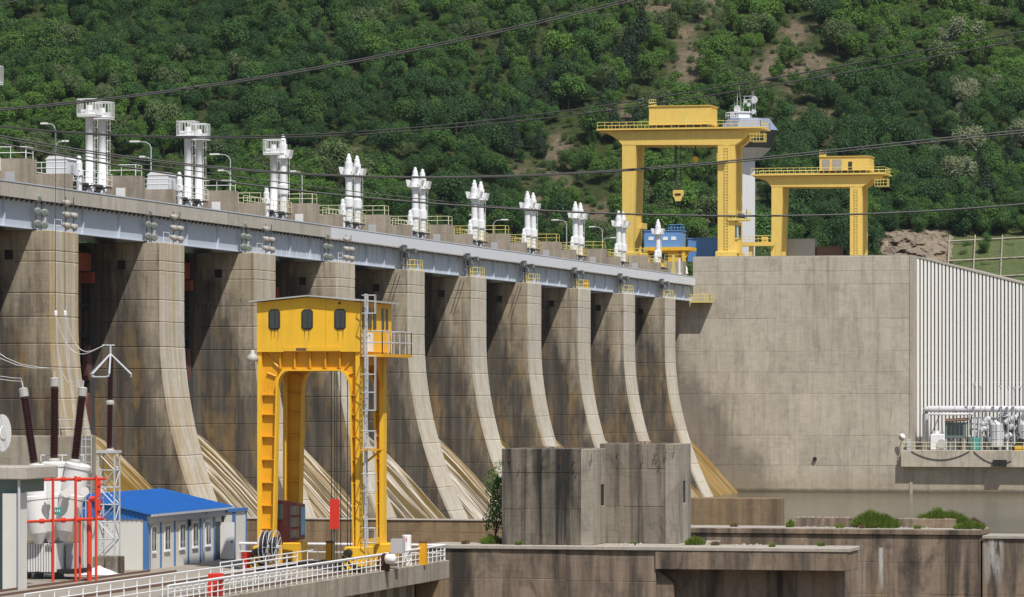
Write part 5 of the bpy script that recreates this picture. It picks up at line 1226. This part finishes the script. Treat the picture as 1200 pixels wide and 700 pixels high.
MB().lathe((mx(127.3), ym, mz(474)), (mx(127.3), ym, mz(469)), [(0, .2), (.3, .2), (.5, .15), (.7, .2), (1, .2)], 12).build('joint', 'cap_grey', i1)
m = MB(); top = Vector((mx(127.8), ym, mz(415)))
for a in (0.35, 2.44, 4.53):
    d = Vector((math.cos(a), math.sin(a)*.9, 0)); s = Vector((-d.y, d.x, 0)); b = top+d*1.2+UP*(mz(441)-mz(415))
    m.path([top, b-s*.62+UP*.12, b-s*.56, b-s*.44-UP*.05, b+s*.44-UP*.05, b+s*.56, b+s*.62+UP*.12, top], .055, 6)
m.build('corona_ring', 'galv', ms); m = MB().tube(top, top+UP*.5, .06, n=6).tube(top+UP*.5-Vector((.5, 0, 0)), top+UP*.5+Vector((.25, 0, 0)), .045, n=6); m.build('terminal', 'galv', ms)
# yard house at the frame edge
YQ = 204; hx_ = lambda px: XY(px, YQ); hz_ = lambda py: ZY(py, 10, YQ)
r = thing('yard_house', 'pale rendered pillar and slab roof of the yard house at the platform', 'building', (hx_(0), YQ+2, ZF))
MB().box(hx_(3), hx_(20), YQ, YQ+1.5, ZF-.0, hz_(578)).build('pillar', 'offwhite', r); MB().box(hx_(-60), hx_(21), YQ+.3, YQ+4, hz_(577.5), hz_(562.3)).build('band', 'green_grey', r)
MB().cham(hx_(-60), hx_(34.5), YQ-.4, YQ+4.4, hz_(562), hz_(547), .05).build('roof_slab', 'cap', r); MB().box(hx_(-60), hx_(2.6), YQ+.4, YQ+3.5, ZF, hz_(577.6)).build('wall', 'green_grey', r)
MB().tube((hx_(23), YQ-.1, ZF), (hx_(23), YQ-.1, hz_(562.2)), .08, n=8).build('downpipe', 'galv', r)
r = thing('pale_sack', 'crumpled pale sheet lying on the platform by the mast footing', 'sheet', (XY(117, 224), 224, ZF))
n = 12; vs = []; fs = []; c = XY(117, 222)
for i in range(n+1):
    for j in range(n+1):
        x, y = (i/n-.5)*2, (j/n-.5)*2; R = math.hypot(x, y); h = max(0, 1-R)*.5+mnoise.noise(Vector((x*3, y*3, 1)))*.14*max(0, 1.1-R)
        vs.append((c+x*1.05, 222+y*1.2, ZF+.02+max(0, h)))
for i in range(n):
    for j in range(n): a = i*(n+1)+j; fs.append((a, a+1, a+n+2, a+n+1))
MB().add(vs, fs).build('sheet', 'white', r)

# ================================================================== OVERHEAD LINES
def spline(pts, n=60):
    xs = [p[0] for p in pts]; out = []
    for i in range(n+1):
        x = xs[0]+(xs[-1]-xs[0])*i/n
        # Lagrange through the given points
        y = 0
        for a, (xa, ya) in enumerate(pts):
            t_ = ya
            for b, (xb, yb) in enumerate(pts):
                if a != b: t_ *= (x-xb)/(xa-xb)
            y += t_
        out.append((x, y))
    return out
def line(lab, pts, d0, d1, r, grp='overhead power lines', clamp=None):
    q = spline(pts); P = [at(x, y, d0+(d1-d0)*x/1200.) for x, y in q]
    t_ = thing('power_line', lab, 'cable', P[0], grp)
    MB().path(P, r, 6).build('conductor', 'cable', t_)
    for cx_ in clamp or ():
        i = min(range(len(q)), key=lambda k: abs(q[k][0]-cx_)); a, b = P[i], P[i+1]; m = (a+b)/2; dd = (b-a).normalized()
        MB().lathe(m-dd*.12, m+dd*.12, [(0, r*1.2), (.2, r*2.2), (.8, r*2.2), (1, r*1.2)], 8).tube(m+dd*.1, m+dd*.1-UP*.1, r, n=5).build('spacer', 'darksteel', t_)
line('upper strand of the steep cable pair crossing the wooded slope above the caged cylinders', [(-80, 133), (210, 104.5), (500, 54), (830, -25)], 150, 150, .029, clamp=(208, 225))
line('lower strand of the steep cable pair crossing the wooded slope above the caged cylinders', [(-80, 135), (210, 106.5), (500, 56.5), (830, -22)], 150, 150, .029)
line('upper strand of the cable pair rising past the tower antennas', [(-80, 138), (200, 160), (600, 138), (900, 93), (1260, 26)], 155, 145, .028)
line('lower strand of the cable pair rising past the tower antennas', [(-80, 139), (200, 161.5), (600, 143), (900, 101), (1260, 36)], 155, 145, .028, clamp=(690, 705))
line('cable passing just above the lower gantry crane', [(-80, 143), (200, 190), (560, 207), (900, 184), (1260, 148)], 150, 150, .029)
line('cable beside the one passing above the lower gantry crane', [(-80, 146), (200, 192), (560, 208), (900, 186.5), (1260, 150.5)], 150, 150, .026, clamp=(1070, 1085))
line('lowest cable crossing in front of the gantry crane legs', [(-80, 150), (200, 204), (500, 238), (830, 253), (1260, 233)], 150, 150, .038, clamp=(852,))
line('short cable cutting the upper corner of the wooded slope', [(-60, 16), (0, 5), (60, -7)], 150, 150, .029)
line('thin sagging cable before the first hoist cylinders', [(-80, 158), (150, 190), (330, 214), (560, 240), (760, 252)], 152, 152, .02)
# droppers to the bushings
def wire(lab, P, r=.022, mat='jumper'):
    t_ = thing('jumper_wire', lab, 'wire', P[0], 'jumper wires of the transformer yard'); MB().path(P, r, 5).build('conductor', mat, t_)
def jp(pts, Y): return [on_y(x, y, Y) for x, y in spline(pts, 24)]
def drop(px, py0, py1, Y): return [on_y(px+(0.3*i/10), py0+(py1-py0)*i/10, Y) for i in range(11)]
for i, (a, Y) in enumerate(((65, 216.5), (76, 216.5))):
    wire(('vertical dropper wire in front of the tenth pier, farther from the mast', 'vertical dropper wire in front of the tenth pier, closer to the mast')[i], drop(a, 150, 366, Y), .02, 'cable')
    t_ = thing('wire_clamp', ('small white clamp on the dropper wire farther from the mast', 'small white clamp on the dropper wire closer to the mast')[i], 'clamp', on_y(a+.3, 368, Y)); MB().lathe(on_y(a+.3, 371, Y), on_y(a+.3, 364, Y), [(0, .05), (.2, .09), (.8, .09), (1, .05)], 8).build('body', 'white', t_)
wire('looping jumper from the dropper clamp to the mast terminal', jp([(65.3, 370), (75, 397), (98, 415), (118, 407), (124, 404.5)], 222) )
wire('second looping jumper from the closer dropper clamp to the mast terminal', jp([(76.3, 370), (88, 402), (100, 412), (115, 408), (127, 404)], 222))
wire('pale jumper falling to the bushing that leans toward the mast', [on_y(x, y, 216) for x, y in ((66, 372), (67, 410), (72, 436), (80, 449), (88, 448), (97, 446))])
wire('second pale jumper falling to the bushing that leans toward the mast', [on_y(x, y, 216) for x, y in ((76, 372), (76.5, 405), (79, 434), (84, 452), (92, 452), (97, 448))])
wire('pale jumper running level to the upright bushing', [on_y(x, y, 216) for x, y in ((-30, 402), (0, 420), (20, 428), (40, 431.5), (64, 431.5))]); wire('second pale jumper running to the upright bushing', [on_y(x, y, 216.2) for x, y in ((-30, 395), (8, 420), (25, 427), (45, 430.5), (64, 432))])
wire('pale jumper running level to the bushing that leans away from the mast', [on_y(x, y, 215.6) for x, y in ((-30, 440), (0, 444.5), (14, 446.5), (25, 447), (26.5, 455))])
wire('second pale jumper running to the bushing that leans away from the mast', [on_y(x, y, 215.8) for x, y in ((-30, 436), (0, 441), (14, 443), (25, 443.5), (26.5, 455))])

# ================================================================== PLANTS
rnd = random.Random(77)
def crown_mesh(name, kind, mat, seed, nq):
    g = random.Random(seed); vs = []; fs = []; cl = []
    if kind == 'round':
        for i in range(15): 
            a = g.random()*6.28; h = g.uniform(-.25, 1.); R = .62*math.sqrt(max(.05, 1-(h*.75)**2))*g.uniform(.6, 1.08)
            cl.append((Vector((R*math.cos(a), R*math.sin(a), 1.05+h*.62)), g.uniform(.28, .46)))
    elif kind == 'tall':
        for i in range(15):
            a = g.random()*6.28; h = g.random(); R = .48*math.sin(math.pi*min(.97, .18+.72*h))*g.uniform(.5, 1.1)
            cl.append((Vector((R*math.cos(a), R*math.sin(a), .55+h*1.5)), g.uniform(.24, .38)))
    elif kind == 'cone':
        for i in range(20):
            h = (i+.5)/20; a = g.random()*6.28; R = .5*(1-h)*g.uniform(.5, 1.1)
            cl.append((Vector((R*math.cos(a), R*math.sin(a), .4+h*1.9)), .12+.26*(1-h)))
    else:
        for i in range(7):
            a = g.random()*6.28; R = g.uniform(.1, .6)
            cl.append((Vector((R*math.cos(a), R*math.sin(a), g.uniform(.3, .75))), g.uniform(.28, .42)))
    tot = sum(r*r for _, r in cl)
    for c, r in cl:
        for i in range(int(nq*r*r/tot)):
            d = Vector((g.gauss(0, 1), g.gauss(0, 1), g.gauss(0, 1)+.25)).normalized()
            p = c+d*r*g.uniform(.72, 1.1); p.z += .05*g.gauss(0, 1)
            nrm = (d+Vector((g.gauss(0, .45), g.gauss(0, .45), g.gauss(0, .45)+.35))).normalized()
            x = nrm.orthogonal().normalized(); y = nrm.cross(x); a = g.random()*6.28; x, y = x*math.cos(a)+y*math.sin(a), y*math.cos(a)-x*math.sin(a)
            s = g.uniform(.034, .064); b = len(vs)
            vs += [p-x*s, p+y*s*.62+nrm*s*.15, p+x*s, p-y*s*.62+nrm*s*.15]; fs.append((b, b+1, b+2, b+3))
    me = bpy.data.meshes.new(name); me.from_pydata([tuple(v) for v in vs], [], fs); me.materials.append(M[mat]); return me
def trunk_mesh(seed, kind):
    g = random.Random(seed); m = MB(); top = 1.5 if kind != 'shrub' else .5
    m.path([(0, 0, -.15), (g.uniform(-.03, .03), 0, .4), (g.uniform(-.05, .05), .02, top*.7), (0, 0, top)], .045, 6)
    for i in range(5): a = g.random()*6.28; z = top*g.uniform(.35, .7); m.path([(0, 0, z), (.25*math.cos(a), .25*math.sin(a), z+.2), (.45*math.cos(a), .45*math.sin(a), z+.45)], .022, 5)
    me = bpy.data.meshes.new('trunk'); me.from_pydata(m.v, [], m.f); me.materials.append(M['bark']); return me
KINDS = [('round', 'leaf_a', 'leafy mid green tree'), ('round', 'leaf_b', 'dense deep green tree'), ('round', 'leaf_c', 'fresh bright green tree'), ('tall', 'leaf_a', 'upright mid green tree'), ('tall', 'leaf_b', 'upright deep green tree'),
         ('round', 'leaf_d', 'dull olive green tree'), ('cone', 'leaf_pine', 'dark conical pine tree'), ('round', 'leaf_bloom', 'pale cream blossoming tree'), ('shrub', 'leaf_a', 'low green shrub'), ('shrub', 'leaf_d', 'low olive shrub'), ('tall', 'leaf_c', 'upright fresh green tree'), ('round', 'leaf_a', 'broad mid green tree')]
CR = [crown_mesh(f'crown_{i}', k, mt, 100+i, 3400 if k != 'shrub' else 1100) for i, (k, mt, _) in enumerate(KINDS)]
TRK = [trunk_mesh(300+i, k) for i, (k, _, _) in enumerate(KINDS)]
pts = []
for _i in range(7200):
        dd = rnd.uniform(838, 1215); ll = rnd.uniform(-1, 1)*(.127*dd+14); p = hp(dd, ll); x, y, _ = proj(p); b = bare(x, y)
        if y > 345 or y < -60 or (1034 < x < 1262 and y > 279 and rnd.random() < .93): continue
        sz = min(5.0, rnd.lognormvariate(.95, .30))
        sh = False
        if rnd.random() < b*1.3:
            if rnd.random() < .6: sh = True; sz = rnd.uniform(.7, 2.2)
            else: continue
        n = mnoise.noise(Vector((ll*.02, dd*.02, 5.5)))+rnd.gauss(0, .22)
        if sh: kd = rnd.choice((8, 8, 9))
        elif (560 < x < 760 and 60 < y < 190 and rnd.random() < .35) or (1130 < x and 180 < y < 260 and rnd.random() < .4): kd = 6; sz *= rnd.uniform(1., 1.25)
        elif x > 1090 and rnd.random() < .10: kd = 7
        elif n < -.28: kd = rnd.choice((1, 4, 1))
        elif n < .12: kd = rnd.choice((0, 3, 11, 1))
        elif n < .34: kd = rnd.choice((0, 2, 5, 11))
        else: kd = rnd.choice((2, 10, 2, 5))
        pts.append((p, sz, kd, rnd.random()*6.28, dd, x, y))
for _i in range(420):
    dd = rnd.uniform(845, 960); ll = rnd.uniform(.085, .142)*dd; p = hp(dd, ll); x, y, _ = proj(p)
    if not (1000 < x < 1290 and 205 < y < 279): continue
    pts.append((p, rnd.uniform(1.8, 3.6), rnd.choice((0, 1, 3, 4, 2, 11)), rnd.random()*6.28, dd, x, y))
for _i in range(9000):
    dd = rnd.uniform(838, 1200); ll = rnd.uniform(-1, 1)*(.127*dd+10); p = hp(dd, ll); x, y, _ = proj(p); b = bare(x, y)
    if y > 340 or y < -20 or rnd.random() < b*.3 or (1034 < x < 1262 and y > 279 and rnd.random() < .7): continue
    pts.append((p, rnd.uniform(.3, 1.4), rnd.choice((8, 9, 9)), rnd.random()*6.28, dd, x, y))
for (x, y, s) in ((1132, 45, 5.2), (1140, 120, 4.2), (1140, 185, 5.0), (1128, 205, 4.2)):      # blossoming trees
    best = min(pts, key=lambda q: (q[5]-x)**2+(q[6]-16-y)**2); i = pts.index(best); pts[i] = (best[0], s, 7, best[3], best[4], best[5], best[6])
def hidden(x, y):
    if x < 812: return y > 213+.138*x-2
    return y > 299
vis = sorted([q for q in pts if not hidden(q[5], q[6]-q[1]*5) and 0 < q[5] < 1200 and q[6] > -5], key=lambda q: -q[1]*(1. if q[2] < 8 else .7)/q[4])
near = []; cnt = {}
for kq, nq_ in ((8, 40), (9, 40), (7, 12), (6, 30)):
    for q in [v for v in vis if v[2] == kq][:nq_]: near.append(q); cnt[kq] = cnt.get(kq, 0)+1
for q in vis:
    if q[2] in (6, 7, 8, 9): continue
    if cnt.get(q[2], 0) < 60 and len(near) < 440: near.append(q); cnt[q[2]] = cnt.get(q[2], 0)+1
nid = set(id(q) for q in near)
CROWN_OBJ = {}
for p, sz, kd, rot, dd, x, y in near:
    nm = {'cone': 'pine_tree', 'shrub': 'shrub'}.get(KINDS[kd][0], 'leafy_tree')
    e = thing(nm, f'{KINDS[kd][2]} on the wooded hillside behind the dam' if KINDS[kd][0] != 'shrub' else f'{KINDS[kd][2]} on a bare patch of the hillside', 'tree' if nm != 'shrub' else 'shrub', p, KINDS[kd][2]+'s of the hillside')
    e.rotation_euler.z = rot; e.scale = (sz, sz, sz*random.uniform(.85, 1.1))
    for nme, me in (('crown', CR[kd]), ('trunk', TRK[kd])):
        o = bpy.data.objects.new(nme, me); col.objects.link(o); o.parent = e
        if nme == 'crown': CROWN_OBJ.setdefault(kd, o)
# the rest of the wood: one object
rest = [q for q in pts if id(q) not in nid]
me = bpy.data.meshes.new('woodland'); me.from_pydata([tuple(q[0]) for q in rest], [], [])
for nm, tp, vals in (('tsize', 'FLOAT', [q[1] for q in rest]), ('trot', 'FLOAT', [q[3] for q in rest]), ('kind_index', 'INT', [q[2] for q in rest])):
    a = me.attributes.new(nm, tp, 'POINT'); a.data.foreach_set('value', vals)
wd = bpy.data.objects.new('woodland', me); col.objects.link(wd); tag(wd, 'mixed green woodland covering the hillside behind the dam', 'woodland', kind='stuff')
ng = bpy.data.node_groups.new('scatter_woodland', 'GeometryNodeTree')
ng.interface.new_socket('Geometry', in_out='INPUT', socket_type='NodeSocketGeometry'); ng.interface.new_socket('Geometry', in_out='OUTPUT', socket_type='NodeSocketGeometry')
gi = ng.nodes.new('NodeGroupInput'); go = ng.nodes.new('NodeGroupOutput'); jn = ng.nodes.new('GeometryNodeJoinGeometry'); ng.links.new(jn.outputs[0], go.inputs[0])
def nattr(nm, tp):
    n = ng.nodes.new('GeometryNodeInputNamedAttribute'); n.data_type = tp; n.inputs['Name'].default_value = nm; return n.outputs[0]
ts, tro, ki = nattr('tsize', 'FLOAT'), nattr('trot', 'FLOAT'), nattr('kind_index', 'INT')
cx3 = ng.nodes.new('ShaderNodeCombineXYZ'); ng.links.new(tro, cx3.inputs[2])
for kd in CROWN_OBJ:
    cmp_ = ng.nodes.new('FunctionNodeCompare'); cmp_.data_type = 'INT'; cmp_.operation = 'EQUAL'
    ii = [s for s in cmp_.inputs if s.type == 'INT']; ng.links.new(ki, ii[0]); ii[1].default_value = kd
    oi = ng.nodes.new('GeometryNodeObjectInfo'); oi.transform_space = 'ORIGINAL'; oi.inputs['Object'].default_value = CROWN_OBJ[kd]; oi.inputs['As Instance'].default_value = True
    ip = ng.nodes.new('GeometryNodeInstanceOnPoints'); ng.links.new(gi.outputs[0], ip.inputs['Points']); ng.links.new(cmp_.outputs[0], ip.inputs['Selection']); ng.links.new(oi.outputs['Geometry'], ip.inputs['Instance'])
    ng.links.new(cx3.outputs[0], ip.inputs['Rotation']); ng.links.new(ts, ip.inputs['Scale']); ng.links.new(ip.outputs[0], jn.inputs[0])
md = wd.modifiers.new('scatter', 'NODES'); md.node_group = ng
me.materials.append(M['leaf_a'])
# grass mounds, tufts and the bush by the block
def blades(r, c, rx_, ry_, h, n, mat, seed, bl=.35, nm='grass_blades'):
    g = random.Random(seed); vs = []; fs = []
    for i in range(n):
        a = g.random()*6.28; q = math.sqrt(g.random()); x, y = q*math.cos(a), q*math.sin(a); z = h*(1-q*q)*(.75+.6*mnoise.noise(Vector((x*2.2, y*2.2, seed)))+.35*mnoise.noise(Vector((x*6, y*6, seed))))
        p = Vector((c[0]+x*rx_, c[1]+y*ry_, c[2]+z)); t_ = g.random()*6.28; w_ = .03; L = bl*g.uniform(.5, 1.2); lean = Vector((g.gauss(0, .35)+x*.5, g.gauss(0, .35)+y*.5-.1, 1)).normalized()
        s = Vector((math.cos(t_), math.sin(t_), 0))*w_; b = len(vs); vs += [p-s, p+s, p+lean*L+s*.4, p+lean*L-s*.4]; fs.append((b, b+1, b+2, b+3))
    o = MB().add(vs, fs).build(nm, mat, r); o['kind'] = 'stuff'
    return o
def mound(lab, px, py, wpx, hpx, Y, z0, mat, seed, n=2600):
    s = (CAM-on_y(px, py, Y)).length/FPX; x = XY(px, Y); r = thing('grass_mound', lab, 'grass', (x, Y, z0))
    m = MB(); vs = []; fs = []; nn = 14; rx_, h = wpx*s/2, hpx*s; ry_ = max(1.0, rx_*.45)
    for i in range(7):
        for j in range(nn):
            q = 1-i/6.; a = 2*math.pi*j/nn; vs.append((x+rx_*q*math.cos(a), Y+ry_*q*math.sin(a), z0+h*.85*(1-q*q)))
    for i in range(6):
        for j in range(nn): k = (j+1) % nn; fs.append((i*nn+j, i*nn+k, (i+1)*nn+k, (i+1)*nn+j))
    m.add(vs, fs).build('soil', 'soil', r, True); blades(r, (x, Y, z0), rx_, ry_, h*.85, n, mat, seed, max(.3, h*.5))
mound('bushy green grass mound between the two low upstands on the basin wall', 1026, 610, 52, 17, YD+2.4, ZD+.05, 'grass', 1, 4200)
mound('green grass mound behind the low upstand on the basin wall', 1103, 605, 62, 15, YD+5.3, ZD+.3, 'grass', 2, 4200)
mound('reddish brown dry grass mound at the end of the basin wall', 1140, 610, 26, 9, YD+4.6, ZD+.05, 'grass_dry', 3, 1800)
mound('small green grass mound at the end of the basin wall', 1136, 616, 36, 8, YD+1.6, ZD+.05, 'grass', 4, 2200)
mound('tiny grass tuft beside the first upstand on the basin wall', 926, 616, 9, 8, YD+3.0, ZD+.05, 'grass', 5, 300)
mound('grass tuft on the quay wall coping among pale rubble', 815, 637, 22, 7, YE+4., ZE, 'grass', 6, 900)
mound('dark green grass tuft on the quay wall before the slotted block', 576, 636, 24, 9, YE+2.5, ZE, 'grass', 7, 900)
for i, (px, Y, z0, w_, h_) in enumerate(((545, YE+1.2, ZE, 9, 4), (608, YE+.5, ZE, 6, 4), (742, YE+2, ZE, 8, 3), (838, YE+3, ZE, 10, 4), (905, YE+1, ZE, 7, 4), (962, YE+3.4, ZE, 9, 4), (860, YD+2, ZD+.05, 8, 4), (985, YD+1, ZD+.05, 9, 5), (1075, YD+.8, ZD+.05, 8, 4), (1010, YD+.7, ZD+.05, 6, 4))):
    s_ = (CAM-on_y(px, 630, Y)).length/FPX; x = XY(px, Y); r = thing('weed_tuft', 'small ragged weed growing from a joint of the '+('quay wall' if i < 6 else 'basin wall')+' coping', 'weed', (x, Y, z0), 'weeds on the '+('quay' if i < 6 else 'basin')+' wall coping')
    blades(r, (x, Y, z0), w_*s_/2, w_*s_/3, .04, 90, 'grass' if i % 3 else 'grass_dry', 40+i, h_*s_*1.2)
# bush behind the block
bx_, by_ = XY(581, YE+3.4), YE+3.4
r = thing('leafy_bush', 'tall leafy green bush growing against the slotted concrete block', 'bush', (bx_, by_, ZE))
bm_ = crown_mesh('bush_foliage', 'tall', 'leaf_c', 555, 1500); o = bpy.data.objects.new('foliage', bm_); col.objects.link(o); o.parent = r; o.scale = (2.0, 1.7, 2.55)
o = bpy.data.objects.new('stem', TRK[8]); col.objects.link(o); o.parent = r; o.scale = (1.5, 1.5, 2.5)
# rock cut and terraced revetment on the lower right of the hill
def patch(name, lab, cat, px0, px1, py0, py1, lift, mat, amp, n=26, kind=None):
    vs = []; fs = []
    def hill_hit(px, py):
        lo, hi = 800., 1300.
        for _ in range(40):
            md_ = (lo+hi)/2; p = at(px, py, md_); l_ = (px-600)/FPX*md_
            if hz(md_, l_) > p.z: hi = md_
            else: lo = md_
        return (lo+hi)/2
    base = hill_hit((px0+px1)/2, (py0+py1)/2)
    for i in range(n+1):
        for j in range(n+1):
            px, py = px0+(px1-px0)*i/n, py0+(py1-py0)*j/n
            d_ = hill_hit(px, py); e = min(i, n-i, j*1.5, (n-j)*1.5)/(n*.3)+.5*mnoise.fractal(Vector((px*.05, py*.07, 9)), 1., 2., 3); e = max(-.2, min(1, e))-.22
            q = at(px, py, d_-lift*e-amp*max(0, e)*abs(mnoise.fractal(Vector((px*.06, py*.08, 2)), 1., 2., 4))); vs.append(q)
    for i in range(n):
        for j in range(n): a = i*(n+1)+j; fs.append((a, a+n+1, a+n+2, a+1))
    c = at((px0+px1)/2, (py0+py1)/2, base); r = thing(name, lab, cat, c); MB().add(vs, fs).build('face', mat, r); return r, hill_hit
r, hh = patch('rock_outcrop', 'bare pale rock cut at the foot of the wooded hillside', 'rock', 1022, 1120, 262, 318, 5, 'rock', 9)
r, hh = patch('grass_revetment', 'terraced grass slope divided by pale concrete beams at the foot of the hill', 'slope', 1100, 1280, 268, 350, 3.0, 'revet_grass', 1.5)
g1_ = []
for px in (1112, 1142, 1174, 1206): 
    P = [at(px+(290-y)*.05, y, hh(px, y)-3.4) for y in range(276, 345, 6)]; MB().path(P, .2, 5).build('beam', 'deck_edge', r)
for y0 in (283, 306, 327): 
    P = [at(px, y0-(px-1110)*.05, hh(px, y0-(px-1110)*.05)-3.4) for px in range(1110, 1258, 8)]; MB().path(P, .2, 5).build('beam', 'deck_edge', r)

# ================================================================== AIR
t = NT('valley_haze'); t.t.nodes.remove(t.b); pv = t.n('ShaderNodeVolumePrincipled'); pv.inputs['Color'].default_value = (.80, .88, 1, 1); pv.inputs['Density'].default_value = .00003; pv.inputs['Anisotropy'].default_value = .3
t.l(pv.outputs[0], t.out.inputs['Volume']); M['haze'] = t.m
o = MB().box(-3100, 3100, -260, 6100, -10, 520).build('haze', 'haze'); tag(o, 'thin pale summer haze filling the valley', 'haze', kind='stuff')
